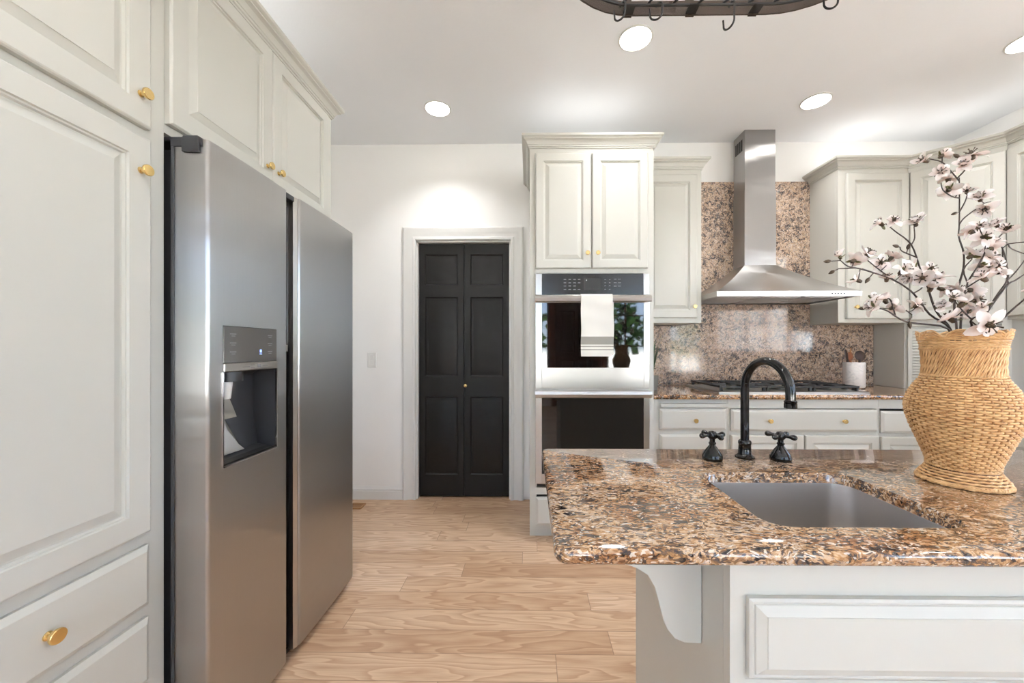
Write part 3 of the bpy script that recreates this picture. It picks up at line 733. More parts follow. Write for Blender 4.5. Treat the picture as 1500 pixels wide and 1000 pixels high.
# ---------------------------------------------------------------- backsplash, counter, base cabinets
CH = .905
AXw = AX0
m = MB(); m.box(NX1+.001, AX0-.001, 2.988, 3.009, UZ0-.001, PZ(1100, 266.5, 2.99))
tag(m.build('backsplash', 'granite_splash'), 'tall granite slab rising behind the hood chimney up to the white wall', 'backsplash')
m = MB(); m.box(TX1+.002, BX0-.001, 2.988, 3.009, CH+.001, UZ0-.0015)
tag(m.build('backsplash', 'granite_splash'), 'speckled pink and brown granite backsplash between the counter and the wall cabinets', 'backsplash')
m = MB()
def lslab(o, z):  # L-shaped outline inset by o
    return [(TX1+.002, TY+o, z), (2.655+o, TY+o, z), (2.655+o, .25, z), (3.293, .25, z), (3.293, 2.9865, z), (TX1+.002, 2.9865, z)]
m.loft([lslab(.004, CH-.028), lslab(0, CH-.022), lslab(0, CH-.006), lslab(.005, CH)])
ct = tag(m.build('countertop', 'granite_counter', smooth=40), 'brown granite countertop running under the cooktop along the back wall', 'countertop')
BY = 2.388
def base(px0, px1, label, x0=None, x1=None):
    a_ = PX(px0, BY) if x0 is None else x0; b_ = PX(px1, BY) if x1 is None else x1
    r_ = thing('base_cabinet', label, 'cabinet', (a_, BY, 0)); return r_, a_, b_
bz = lambda py: PZ(1100, py, BY)
TOPZ = CH-.0285
# unit with pull-out board
r_, a_, b_ = base(0, 1066, 'narrow base cabinet with pull-out board over drawers, right of the oven', x0=TX1+.002)
W = b_-a_; L = lambda px: PX(px, BY)-a_
carcass(r_, W, .62, .10, TOPZ, (L(972), .016), [(bz(590), TOPZ), (bz(602), bz(595.8)), (bz(640), bz(625)), (bz(696), bz(682)), (.10, .13)], toe=.1)
m = MB(); m.box(L(967), L(1064), -.020, .30, bz(596), bz(590.5)); m.build('pull_out_board', 'cab', r_, bevel=.002)
drawer(r_, L(965.5), L(1062.5), bz(629), bz(598.5), [(L(1016.3), bz(615))])
drawer(r_, L(965.5), L(1062.5), bz(686), bz(635.5), [(L(1016), bz(660))])
drawer(r_, L(965.5), L(1062.5), .12, bz(692), [(L(1016), .35)])
# cooktop base
r_, a_, b_ = base(1066.3, 1286, 'wide base cabinet with a two knob drawer below the gas cooktop'); W = b_-a_
carcass(r_, W, .62, .10, TOPZ, (.012, .012), [(bz(598), TOPZ), (.10, .12)], toe=.1)
m = MB(); m.box(.012, W-.012, .001, .0194, bz(641), bz(627)); m.box(L(1172), L(1180), .001, .0194, .12, bz(641)); m.build('face_rail', 'cab', r_)
drawer(r_, L(1069.5), L(1283.5), bz(631), bz(599), [(L(1124.3), bz(615.3)), (L(1232), bz(615.5))])
door(r_, L(1069.5), L(1175), .12, bz(636.5), (L(1168.5), bz(661)), fr=.045)
door(r_, L(1177), L(1284), .12, bz(636.5), (L(1185), bz(661)), fr=.045)
# next unit, partly behind the vase
r_, a_, b_ = base(1286.3, 0, 'base cabinet with drawer below the counter, partly behind the wicker vase', x1=2.68); W = b_-a_
carcass(r_, W, .62, .10, TOPZ, (.008, .05), [(bz(598), TOPZ), (.10, .12)], toe=.1)
m = MB(); m.box(.008, W-.05, .001, .0194, bz(643), bz(629)); m.build('face_rail', 'cab', r_)
drawer(r_, L(1288), W-.045, bz(633), bz(601), [(W/2, bz(617))])
door(r_, L(1288), W-.045, .12, bz(638.5), (L(1302), bz(664)), fr=.045)
# right run
rb = thing('base_cabinet', 'pale grey base cabinet run along the right wall, behind the vase', 'cabinet', (2.683, 2.386, 0), -PI/2)
W = 2.386-.27
carcass(rb, W, .605, .10, TOPZ, (.04, .03), [(.85, TOPZ), (.10, .12)], toe=.1)
for k in range(4):
    q0, q1 = .06+k*.51, .06+k*.51+.49
    drawer(rb, q0, q1, .72, .855, [((q0+q1)/2, .788)]); door(rb, q0, q1, .12, .705, (q0+.04, .65), fr=.045)

# cooktop
gx_0, gx_1 = 1.195, 2.135
ck = thing('gas_cooktop', 'stainless gas cooktop with black cast iron grates', 'cooktop', (0, 0, CH))
m = MB(); m.loft([[(gx_0, 2.42, .001), (gx_1, 2.42, .001), (gx_1, 2.93, .001), (gx_0, 2.93, .001)], [(gx_0, 2.42, .010), (gx_1, 2.42, .010), (gx_1, 2.93, .010), (gx_0, 2.93, .010)], [(gx_0+.012, 2.432, .013), (gx_1-.012, 2.432, .013), (gx_1-.012, 2.918, .013), (gx_0+.012, 2.918, .013)]])
m.build('pan', 'steel_h', ck)
for k in range(3):
    q0 = gx_0+.03+k*.295; q1 = q0+.285; m = MB(); y0, y1, zt = 2.46, 2.90, .045
    for y in (y0, y1): m.box(q0, q1, y-.006, y+.006, zt-.012, zt)
    for x in (q0, q1): m.box(x-.006, x+.006, y0, y1, zt-.012, zt)
    m.box(q0, q1, (y0+y1)/2-.006, (y0+y1)/2+.006, zt-.012, zt)
    for yy in ((y0*3+y1)/4, (y0+y1*3)/4):
        m.box(q0, q0+.09, yy-.005, yy+.005, zt-.010, zt+.004); m.box(q1-.09, q1, yy-.005, yy+.005, zt-.010, zt+.004)
        xc = (q0+q1)/2; m.box(xc-.005, xc+.005, yy-.10, yy-.04, zt-.010, zt+.004); m.box(xc-.005, xc+.005, yy+.04, yy+.10, zt-.010, zt+.004)
    for x in (q0+.008, q1-.008):
        for y in (y0+.008, y1-.008): m.box(x-.008, x+.008, y-.008, y+.008, .0125, zt-.011)
    m.build('grate', 'iron', ck, bevel=.002)
    for yy in ((y0*3+y1)/4, (y0+y1*3)/4):
        m = MB(); m.lathe([(.045, 0), (.045, .006), (.034, .012), (.034, .018), (.030, .021), (.0001, .021)], 20, ((q0+q1)/2, yy, .0125)); m.build('burner', 'iron', ck, smooth=40)
# (control knobs along the right side)
for k in range(5):
    m = MB(); m.lathe([(.018, 0), (.018, .004), (.015, .006), (.014, .022), (.0001, .023)], 18, (gx_1-.028, 2.50+k*.08, .0115)); m.build('control_knob', 'iron', ck, smooth=40)

# utensil crock and wooden spoons
cr = PG(1251, 564, CH); cr = Vector((PX(1251, 2.76), 2.76, CH))
ckk = thing('utensil_crock', 'white marble crock standing right of the cooktop', 'crock', cr)
RC = .0635
m = MB(); m.lathe([(.0001, .008), (RC-.004, .008), (RC, .013), (RC, .183), (RC-.002, .186), (RC-.009, .186), (RC-.010, .18), (RC-.010, .02), (.0001, .018)], 36); m.build('vessel', 'marble', ckk, smooth=40)
for k in range(3):
    a_ = k*2*PI/3+.5; m = MB(); m.lathe([(.006, 0), (.008, .009)], 10, (.045*math.cos(a_), .045*math.sin(a_), 0)); m.build('foot', 'chrome', ckk)
def spoon(label, base_, tip, hr, hw, hh, mat, pitch, facing=0, name='wooden_spoon'):
    """handle from base_ up to the head whose centre sits at tip"""
    b0, t0 = Vector(base_), Vector(tip); d = (t0-b0).normalized()
    r_ = thing(name, label, 'spoon', cr+b0)
    m = MB(); L_ = (t0-b0).length-hh*.7
    m.tube([d*s for s in (0, L_*.3, L_*.7, L_)], [hr, hr*.9, hr*.85, hr*1.3], 8); m.build('handle', mat, r_, smooth=60)
    side = d.cross(Vector((0, 1, 0))).normalized(); side = (Matrix.Rotation(facing, 3, d) @ side); nrm = side.cross(d)
    m = MB(); rings = []; n = 20
    for k, th in ((-1, .25), (-.6, .75), (0, 1), (.6, .8), (1, .3)):
        rings.append([d*((t0-b0).length)+side*(hw*math.cos(2*PI*i/n)*(.55+.45*th))+d*(hh*math.sin(2*PI*i/n)*(.55+.45*th))+nrm*(k*.005) for i in range(n)])
    m.loft(rings); m.build('bowl', mat, r_, smooth=60)
    return r_
spoon('dark round wooden spoon leaning to the right in the white crock', (.008, -.018, .03), (.046, .004, .232), .006, .040, .036, 'spoon_dark', 0)
spoon('dark pointed wooden spoon leaning left at the edge of the crock', (-.014, 0, .03), (-.058, -.004, .238), .006, .020, .042, 'spoon_dark', 0, .5)
spoon('reddish brown wooden spoon in the middle of the white crock', (-.002, .016, .03), (-.024, .012, .226), .006, .028, .032, 'spoon_mid', 0)
r_ = thing('wooden_skewer', 'thin golden wooden stick standing upright in the white crock', 'stick', cr+Vector((.01, .03, .03)))
m = MB(); m.tube([(0, 0, 0), (-.004, 0, .12), (-.010, 0, .235), (-.006, 0, .262)], [.004, .004, .0035, .002], 8); m.build('shaft', 'spoon_light', r_, smooth=60)

# potted plant just behind the tower edge
pp = thing('potted_plant', 'small green leafy plant on the counter, mostly hidden by the oven tower', 'plant', (TX1+.075, 2.66, CH+.001))
m = MB(); m.lathe([(.0001, 0), (.045, 0), (.055, .09), (.056, .095), (.048, .095), (.045, .08), (.0001, .08)], 24); m.build('pot', 'pot', pp, smooth=40)
for k in range(13):
    a_ = k*2.4; h_ = .14+.12*random.random(); o_ = .03+.03*random.random()
    if k == 0: a_, h_, o_ = -.1, .30, .060
    m = MB(); rings = []
    for i in range(8):
        t = i/7; wd = .012*math.sin(PI*min(.98, t*.9+.1))+.001
        c_ = Vector((math.cos(a_)*(.015+o_*t*t), math.sin(a_)*(.015+o_*t*t), .075+h_*t)); s_ = Vector((-math.sin(a_), math.cos(a_), 0))
        n_ = Vector((math.cos(a_), math.sin(a_), 0))*.0012
        rings.append([c_-s_*wd, c_-n_, c_+s_*wd, c_+n_])
    m.loft(rings); m.build('leaf', 'leaf', pp, smooth=60)

# ---------------------------------------------------------------- range hood
HY = 2.51
hx0, hx1 = PX(1050, HY), PX(1263, HY); hz0, hz1 = PZ(1150, 433.5, HY), PZ(1150, 426, HY)
cx0, cx1 = PX(1091, 2.83), PX(1137, 2.83); cz0 = PZ(1110, 388, 2.83); cz1 = 2.799
YB = 2.9865
hd = thing('range_hood', 'stainless steel chimney range hood above the cooktop', 'range hood', ((hx0+hx1)/2, YB, 0))
m = MB()
o1 = [(hx0, HY), (hx1, HY), (hx1, YB), (hx0, YB)]
def rg(p, z): return [(x, y, z) for x, y in p]
ccy = 2.832
tp = [(cx0, ccy), (cx1, ccy), (cx1, YB), (cx0, YB)]
rings = [rg([(hx0+.02, HY+.02), (hx1-.02, HY+.02), (hx1-.02, YB), (hx0+.02, YB)], hz0+.012), rg([(hx0+.02, HY+.02), (hx1-.02, HY+.02), (hx1-.02, YB), (hx0+.02, YB)], hz0), rg(o1, hz0), rg(o1, hz1)]
def interp(t):
    # slightly concave pyramid
    return t**.9
for i in range(1, 9):
    t = i/8; q = [(a_[0]+(b_[0]-a_[0])*t, a_[1]+(b_[1]-a_[1])*t) for a_, b_ in zip(o1, tp)]
    rings.append(rg(q, hz1+(cz0-hz1)*(.72*t+.28*t*t)))
m.loft(rings); world_part(m, 'canopy', 'steel_h', hd, smooth=20)
m = MB(); m.box(cx0+.0, cx1, ccy, YB, cz0+.0005, 2.35); m.box(cx0+.003, cx1-.003, ccy+.003, YB, 2.3505, cz1); world_part(m, 'chimney', 'steel', hd)
m = MB()
for i in range(4):
    yv = ccy+.035+i*.026; m.box(cx0+.0015, cx0+.0029, yv, yv+.018, 2.66, 2.745)
world_part(m, 'vent_slot', 'void', hd)
m = MB()
for i in range(5):
    px_ = 1219+i*4.4; xx_ = PX(px_, HY); zc_ = (hz0+hz1)/2
    m.lathe([(.005, -.0005), (.005, .0015), (.0001, .0015)], 12, (xx_, HY, zc_), M=Matrix.Rotation(PI/2, 4, 'X'))
world_part(m, 'button', 'void', hd)
m = MB()
for k in range(3):
    q0 = hx0+.04+k*(hx1-hx0-.08)/3; q1 = q0+(hx1-hx0-.08)/3-.01
    m.box(q0, q1, HY+.06, YB-.04, hz0+.004, hz0+.0115)
    for j in range(14): m.box(q0+.01, q1-.01, HY+.075+j*.026, HY+.087+j*.026, hz0+.001, hz0+.004)
world_part(m, 'grease_filter', 'steel_h', hd)

# ---------------------------------------------------------------- island
IB = PG(793, 656.5, CH); IF_ = PG(810.5, 805, CH)
IX0 = .036; IY0, IY1 = .539, 1.093; IX1 = 1.95
s0 = PG(1033, 692, CH); s1 = PG(1408, 772, CH)
SX0, SX1, SY0, SY1 = s0.x, s1.x, s1.y, s0.y
SX1 = (SX1+PG(1233, 697, CH).x)/2+.022; SX0 -= .016
ic = thing('island_countertop', 'glossy brown speckled granite island top with a sink cutout', 'countertop', (0, 0, CH))
N_ = 10
rings = [rr(SX0+.002, SX1-.002, SY0+.002, SY1-.002, .038, -.022, N_), rr(SX0, SX1, SY0, SY1, .04, -.019, N_), rr(SX0, SX1, SY0, SY1, .04, -.004, N_), rr(SX0-.003, SX1+.003, SY0-.003, SY1+.003, .043, 0, N_)]
for o, z in ((.006, 0), (.0025, -.0018), (.0005, -.006), (0, -.011), (.0005, -.016), (.003, -.0205), (.008, -.022)):
    rings.append(rr(IX0+o, IX1-o, IY0+o, IY1-o, .022-min(o, .01), z, N_))
m = MB(); m.loft(rings, wrap=True); m.build('slab', 'granite', ic, smooth=50)
# sink
sk = thing('sink', 'undermount brushed steel sink set into the granite island', 'sink', (0, 0, CH))
e_ = .006; rings = [rr(SX0-e_-.012, SX1+e_+.012, SY0-e_-.012, SY1+e_+.012, .05, -.0225, N_), rr(SX0-e_, SX1+e_, SY0-e_, SY1+e_, .045, -.0225, N_), rr(SX0-e_+.001, SX1+e_-.001, SY0-e_+.001, SY1+e_-.001, .045, -.03, N_),
    rr(SX0-e_+.004, SX1+e_-.004, SY0-e_+.004, SY1+e_-.004, .045, -.185, N_)]
for k in range(1, 6):
    t = PI/2*k/5; o = .004-e_+.022*(1-math.cos(t)); rings.append(rr(SX0+o, SX1-o, SY0+o, SY1-o, .043, -.185-.018*math.sin(t), N_))
m = MB(); m.loft(rings, False, True); so = m.build('basin', 'steel_sink', sk, smooth=50)
sm = so.modifiers.new('thick', 'SOLIDIFY'); sm.thickness = .0015; sm.offset = 1
m = MB(); m.lathe([(.040, -.2025), (.040, -.2005), (.030, -.2015), (.0001, -.2015)], 28, ((SX0+SX1)/2, (SY0+SY1)/2, 0)); m.build('drain', 'chrome', sk, smooth=40)
# island body
IC = thing('island_cabinet', 'pale grey kitchen island base with raised drawer fronts', 'kitchen island', (.295, .565, 0))
bw, bd = 1.85-.295, 1.06-.565; TOP = CH-.0225-.003
m = MB(); m.box(0, .018, .02, bd, .0, TOP); m.box(bw-.018, bw, .02, bd, 0, TOP); m.box(.018, bw-.018, bd-.018, bd, .0, TOP); m.box(.018, bw-.018, .02, bd-.018, .10, .118)
m.build('body', 'cab', IC)
m = MB(); m.box(0, .022, 0, .0195, 0, TOP); m.box(bw-.022, bw, 0, .0195, 0, TOP); m.box(.022, bw-.022, 0, .0195, .812, TOP); m.box(.0215, .045, .0006, .0190, .121, .811); m.box(.022, bw-.022, 0, .0195, 0, .12); m.box(.022, bw-.022, 0, .0195, .640, .705)
m.box(.66, .69, .0006, .0190, .121, .811); m.box(.022, bw-.022, .0196, .024, .12, .832)
m.build('face_frame', 'cab', IC)
zt_, zb_ = PZ(1300, 875, .560), PZ(1300, 992, .560)
for q0, q1 in ((PX(1094, .562)-.295, .665), (.682, bw-.03)):
    drawer(IC, q0, q1, zb_, zt_, raised=True, name='drawer'); door(IC, q0, q1, .13, zb_-.03, fr=.05)
cp = [(0, .687), (.030, .688), (.046, .695), (.058, .710), (.066, .728), (.073, .757), (.080, .782), (.092, .803), (.112, .815), (.137, .823), (.165, .838), (.185, .86), (.19, TOP), (0, TOP)]
for y0_ in (.655, .93):
    m = MB(); m.prism([(.295-a_-.0005, z) for a_, z in cp], y0_, y0_+.045, 'y'); world_part(m, 'corbel', 'cab', IC, smooth=25, bevel=.0015)

# faucet
fb = PG(1091, 670, CH); fo_x = PX(1158, .862)
fa = thing('faucet', 'tall glossy black gooseneck faucet behind the island sink', 'faucet', (fb.x, fb.y, CH))
dv = Vector((fo_x-fb.x, .862-fb.y, 0)); RL = dv.length/2; dv.normalize()
htop = PZ(1125, 529, .92)-CH; ac_ = htop-RL
m = MB(); m.lathe([(.0001, .0005), (.0235, .0005), (.0235, .004), (.019, .007), (.0155, .012), (.0145, .035), (.0155, .037), (.0155, .043), (.013, .046), (.0105, .047)], 28); m.build('base', 'faucet', fa, smooth=40)
pts = [(0, 0, .045), (0, 0, ac_*.5), (0, 0, ac_)]
for k in range(1, 17):
    t = PI*k/16; q = dv*(RL-RL*math.cos(t)); pts.append((q.x, q.y, ac_+RL*math.sin(t)))
q = dv*2*RL; zo = PZ(1158, 590, .862)-CH; pts += [(q.x, q.y, zo)]
m = MB(); m.tube(pts, .0102, 18); m.build('spout', 'faucet', fa, smooth=60)
m = MB(); m.lathe([(.0001, 0), (.0105, 0), (.0128, .001), (.0128, .011), (.0115, .012), (.0128, .013), (.0128, .016), (.0105, .018), (.0001, .018)], 24, (q.x, q.y, zo-.012)); m.build('aerator', 'faucet', fa, smooth=40)
def tap(px, py, rot, label):
    b_ = PG(px, py, CH); r_ = thing('cross_tap', label, 'tap handle', (b_.x, b_.y, CH), rot, 'black cross handles of the island faucet')
    m = MB(); m.lathe([(.0001, .0005), (.0235, .0005), (.0245, .003), (.0245, .010), (.0215, .018), (.0145, .028), (.0085, .036), (.0070, .039), (.0088, .041), (.0088, .044), (.0065, .046), (.0065, .056), (.0001, .056)], 28); m.build('base', 'faucet', r_, smooth=40)
    m = MB(); m.lathe([(.0001, .054), (.0085, .054), (.0115, .058), (.0115, .066), (.0085, .072), (.0001, .074)], 20)
    for k in range(4):
        a_ = k*PI/2; d_ = Vector((math.cos(a_), math.sin(a_), 0)); c_ = Vector((0, 0, .063))
        pr = [(.006, .0045), (.014, .0038), (.020, .0042), (.025, .0060), (.030, .0072), (.034, .0062), (.0368, .003), (.0373, .0003)]
        m.tube([c_+d_*a for a, _ in pr], [b for _, b in pr], 12)
    m.build('cross_handle', 'faucet', r_, smooth=50)
tap(1043.5, 673, .25, 'black cross tap handle left of the gooseneck faucet')
tap(1143.5, 674, .6, 'black cross tap handle right of the gooseneck faucet')

# ---------------------------------------------------------------- wicker vase
VC = Vector((PX(1409, .827), .827, CH))
vs = thing('wicker_vase', 'tan woven wicker vase with scalloped rim, on the island', 'vase', VC)
prof = [(.069, .0), (.066, .012), (.056, .024), (.0515, .034), (.053, .046), (.063, .075), (.076, .110), (.085, .140), (.0872, .160), (.083, .182), (.073, .204), (.061, .222), (.0585, .230), (.058, .250), (.059, .272), (.062, .292), (.0655, .306), (.068, .322)]
def rad(z):
    for (r0, z0), (r1, z1) in zip(prof, prof[1:]):
        if z <= z1:
            t = max(0, (z-z0)/(z1-z0)); return r0+(r1-r0)*t
    return prof[-1][0]
def radz(z):
    return (rad(max(0, z-.004))+2*rad(z)+rad(min(.322, z+.004)))/4
NS = 44
def weave(mb, z, ph, rt, amp, step=4, tw=0):
    pts = []; n = NS*step//2*1
    n = NS*3
    for i in range(n):
        a_ = 2*PI*i/n; rr_ = radz(z)+amp*math.sin(NS/2*a_+ph); pts.append((rr_*math.cos(a_), rr_*math.sin(a_), z+tw*math.sin(a_)))
    mb.tube(pts, rt, 5, closed=True)
m = MB(); z = .036; i = 0
while z < .224:
    weave(m, z, PI*(i % 2), .0024, .0026); z += .0050; i += 1
m.build('woven_body', 'wicker', vs, smooth=70)
m = MB(); z = .003; i = 0
while z < .033:
    weave(m, z, PI*(i % 2), .0024, .0020); z += .0050; i += 1
m.build('woven_foot', 'wicker', vs, smooth=70)
# foot braid, waist braid, collar braid
def braid(z, dr, rt, turns):
    mb = MB()
    for s in range(2):
        pts = []
        for i in range(240):
            a_ = 2*PI*i/240; q = turns*a_+s*PI; rr_ = radz(z)+dr+rt*.8*math.cos(q); pts.append((rr_*math.cos(a_), rr_*math.sin(a_), z+rt*.8*math.sin(q)))
        mb.tube(pts, rt, 6, closed=True)
    return mb
braid(.0042, .0005, .0022, 34).build('foot_braid', 'wicker', vs, smooth=70)
braid(.0345, .001, .0015, 30).build('ankle_braid', 'wicker', vs, smooth=70)
braid(.2265, .0015, .0019, 34).build('waist_braid', 'wicker', vs, smooth=70)
braid(.284, .0015, .0018, 34).build('collar_braid', 'wicker', vs, smooth=70)
# stakes
m = MB()
for k in range(NS):
    a_ = 2*PI*(k+.5)/NS; pts = []
    for i in range(26):
        z = .034+(.224-.034)*i/25; pts.append((radz(z)*math.cos(a_), radz(z)*math.sin(a_), z))
    m.tube(pts, .0016, 5)
m.build('stakes', 'wicker_dark', vs, smooth=70)
# neck: slanted strands in two layers
m = MB()
for k in range(96):
    a0 = 2*PI*k/96; pts = []
    for i in range(7):
        t = i/6; z = .229+.053*t; a_ = a0+.36*t; q = radz(z)+.0015+.0012*math.sin(PI*t*3+k*PI); pts.append((q*math.cos(a_), q*math.sin(a_), z))
    m.tube(pts, .00165, 5)
m.build('slanted_neck', 'wicker', vs, smooth=70)
m = MB()
for k in range(32):
    a0 = 2*PI*k/32; pts = []
    for i in range(5):
        t = i/4; z = .227+.058*t; q = radz(z)-.0008; pts.append((q*math.cos(a0), q*math.sin(a0), z))
    m.tube(pts, .0022, 5)
m.build('neck_stakes', 'wicker_dark', vs, smooth=70)
# rim rows and scallops
m = MB(); z = .288; i = 0
while z < .302:
    weave(m, z, PI*(i % 2), .0018, .0018); z += .0037; i += 1
NSC = 9
for j in range(6):
    pts = []
    for i_ in range(NS*4):
        a_ = 2*PI*i_/(NS*4); sc_ = abs(math.sin(NSC/2*a_)); zz_ = .3035+(j/5)*(.003+.016*sc_**.8)
        q = radz(min(zz_, .322))+.0018*math.sin(NS/2*a_+PI*(j % 2)); pts.append((q*math.cos(a_), q*math.sin(a_), zz_))
    m.tube(pts, .0018, 5, closed=True)
m.build('scalloped_rim', 'wicker', vs, smooth=70)
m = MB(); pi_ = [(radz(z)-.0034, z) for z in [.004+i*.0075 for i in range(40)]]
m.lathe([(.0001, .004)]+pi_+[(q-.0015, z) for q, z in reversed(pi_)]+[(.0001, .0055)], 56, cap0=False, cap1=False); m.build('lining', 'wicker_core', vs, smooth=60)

# ---------------------------------------------------------------- magnolia branches
def petal_pts(mb, ang, L_, W_, cup, tilt, droop=0):
    rings = []; nseg = 6; M = Matrix.Rotation(ang, 3, 'Z')
    rows = []
    for i in range(nseg+1):
        t = i/nseg; wd = W_*(math.sin(PI*min(1, .08+.92*t)**.75)**.7 if t < 1 else .25)
        wd = W_*max(.12, math.sin(PI*(.06+.84*t**1.1)))
        el = tilt+cup*t; x = L_*t*math.cos(tilt+cup*t*.5); z = L_*t*math.sin(tilt+cup*t*.5)-droop*t*t
        rows.append([(x, -wd, z+.25*wd), (x+.0005, -wd*.45, z+.03*wd), (x+.001*(-1 if i == nseg else 1), 0, z-.0003), (x+.0005, wd*.45, z+.03*wd), (x, wd, z+.25*wd)])
    top = [[M @ Vector(p) for p in r] for r in rows]
    bot = [[p-Vector((0, 0, .0004)) for p in r] for r in top]
    mb.loft([t_+list(reversed(b_)) for t_, b_ in zip(top, bot)])
BL = []
for v in range(6):
    mb = MB(); rnd = random.Random(v+3); npet = (6, 7, 5, 6, 7, 4)[v]
    for k in range(npet):
        petal_pts(mb, 2*PI*k/npet+rnd.uniform(-.25, .25), rnd.uniform(.017, .026), rnd.uniform(.0058, .0088), rnd.uniform(-1.0, 1.1), (.45, .15, .75, .0, .6, 1.0)[v]+rnd.uniform(-.4, .45), rnd.uniform(0, .006))
    if v % 2 == 0:
        for k in range(3): petal_pts(mb, 2*PI*k/3+.5, .015, .006, .8, 1.0)
    o = mb.build('blossom', 'petal', smooth=60); BL.append(o.data); bpy.data.objects.remove(o)
mb = MB(); mb.lathe([(.0001, -.006), (.0022, -.005), (.0030, -.001), (.0022, .002), (.0014, .006), (.0001, .007)], 8)
for k in range(6):
    a_ = k*PI/3; mb.tube([(0, 0, .001), (.003*math.cos(a_), .003*math.sin(a_), .005), (.0055*math.cos(a_), .0055*math.sin(a_), .007)], [.0005, .0004, .0007], 4)
o = mb.build('calyx', 'calyx', smooth=60); CAL = o.data; bpy.data.objects.remove(o)
mb = MB(); petal_pts(mb, 0, .018, .0042, .6, .3)
o = mb.build('leaf', 'leaf_olive', smooth=60); LEAF = o.data; bpy.data.objects.remove(o)
mb = MB(); mb.lathe([(.0001, -.002), (.003, .001), (.0045, .006), (.0038, .011), (.0015, .016), (.0001, .018)], 10)
o = mb.build('bud', 'calyx', smooth=60); BUD = o.data; bpy.data.objects.remove(o)
rf = random.Random(11)
def q_(cx_, cy_, dy): return PT(1200+cx_/3.3333, 200+cy_/3.3333, .827+dy)
def smoothpath(P, k=4):
    P = [Vector(p) for p in P]; out = []
    for i in range(len(P)-1):
        p0, p1, p2, p3 = P[max(0, i-1)], P[i], P[i+1], P[min(len(P)-1, i+2)]
        for j in range(k):
            t = j/k; out.append(.5*((2*p1)+(-p0+p2)*t+(2*p0-5*p1+4*p2-p3)*t*t+(-p0+3*p1-3*p2+p3)*t**3))
    out.append(P[-1]); return out
def put(data, parent, name, loc, direction, s):
    o = bpy.data.objects.new(name, data); COL.objects.link(o); o.parent = parent; o.location = loc; o.scale = (s, s, s)
    e_ = direction.normalized().to_track_quat('Z', 'Y') @ Matrix.Rotation(rf.uniform(0, 6.28), 3, 'Z').to_quaternion(); o.rotation_mode = 'QUATERNION'; o.rotation_quaternion = e_
    return o
def branch(label, main, dys, sides, blossoms, leaves=(), buds=(), r0=.0026, mouth=(0, 0)):
    """all points are read against the vase's own distance; dys = depth offset at start and end"""
    root_w = VC+Vector((mouth[0], mouth[1], .18))
    r_ = thing('magnolia_branch', label, 'flower branch', root_w, 0, 'flowering magnolia branches in the wicker vase')
    n = len(main); pts = [Vector((0, 0, 0))]
    P = [q_(x, y, dys[0]+(dys[1]-dys[0])*(i/(n-1))) for i, (x, y) in enumerate(main)]
    dxy = Vector((P[0].x-VC.x, P[0].y-VC.y)); 
    if dxy.length > .046: dxy = dxy.normalized()*.046
    P[0] = Vector((VC.x+dxy.x, VC.y+dxy.y, VC.z+.326))
    pts.append(Vector((VC.x+dxy.x*.8-root_w.x, VC.y+dxy.y*.8-root_w.y, .09)))
    pts += [p-root_w for p in P]
    sp = smoothpath(pts); m = MB(); L_ = len(sp)
    m.tube(sp, [r0*(1-.62*i/L_) for i in range(L_)], 7); m.build('stem', 'bark', r_, smooth=60)
    twigs = list(sp)
    for sd in sides:
        pl = [q_(x, y, dys[0]+(dys[1]-dys[0])*.6+.012*k*(1 if len(sd) % 2 else -1)) for k, (x, y) in enumerate(sd)]
        pl = [p-root_w for p in pl]
        # begin exactly on the nearest point of what is already there, seen at the same place
        near = min(twigs, key=lambda t: (t-pl[0]).length); pl[0] = near
        s2 = smoothpath(pl, 3); m = MB(); m.tube(s2, [.0015*(1-.4*i/len(s2)) for i in range(len(s2))], 6); m.build('twig', 'bark', r_, smooth=60); twigs += s2
    for (x, y, s, v) in blossoms:
        guess = q_(x, y, 0)
        # depth from the nearest twig in view, then a short stalk joins it
        def seen(t):
            w_ = t+root_w; d_ = w_.y-w_.x*T; return (CX+F*(w_.x+w_.y*T)/d_, CY-F*(w_.z-H)/d_)
        gx, gy = 1200+x/3.3333, 200+y/3.3333
        nt_ = min(twigs, key=lambda t: (seen(t)[0]-gx)**2+(seen(t)[1]-gy)**2)
        off = rf.uniform(-.022, .016)
        c_ = PT(gx, gy, nt_.y+root_w.y+off)-root_w
        st = smoothpath([nt_, (nt_+c_)/2+Vector((0, 0, -.003)), c_], 3); m = MB(); m.tube(st, [.0010]*len(st), 5); m.build('stalk', 'bark', r_, smooth=60)
        dr = (c_-nt_); dr = dr.normalized() if dr.length > .004 else Vector((0, 0, 1))
        dr = (dr*.6+Vector((rf.uniform(-1, 1), rf.uniform(-.9, .5), rf.uniform(-.2, 1.0)))).normalized()
        b_ = put(BL[v % 6], r_, 'blossom', c_, dr, s)
        c2 = put(CAL, b_, 'calyx', (0, 0, 0), Vector((0, 0, 1)), 1.6)
        for _ in range(2 if rf.random() < .55 else 1):
            put(LEAF, r_, 'leaf', c_-dr*.003, (dr*.2+Vector((rf.uniform(-1, 1), rf.uniform(-.6, .4), rf.uniform(-.5, 1)))), rf.uniform(.5, .95))
    for (x, y) in buds:
        gx, gy = 1200+x/3.3333, 200+y/3.3333
        nt_ = min(twigs, key=lambda t: (seen(t)[0]-gx)**2+(seen(t)[1]-gy)**2)
        c_ = PT(gx, gy, nt_.y+root_w.y)-root_w; m = MB(); m.tube([nt_, c_], .0010, 5); m.build('stalk', 'bark', r_)
        put(BUD, r_, 'bud', c_, (c_-nt_) if (c_-nt_).length > .001 else Vector((0, 0, 1)), .8)
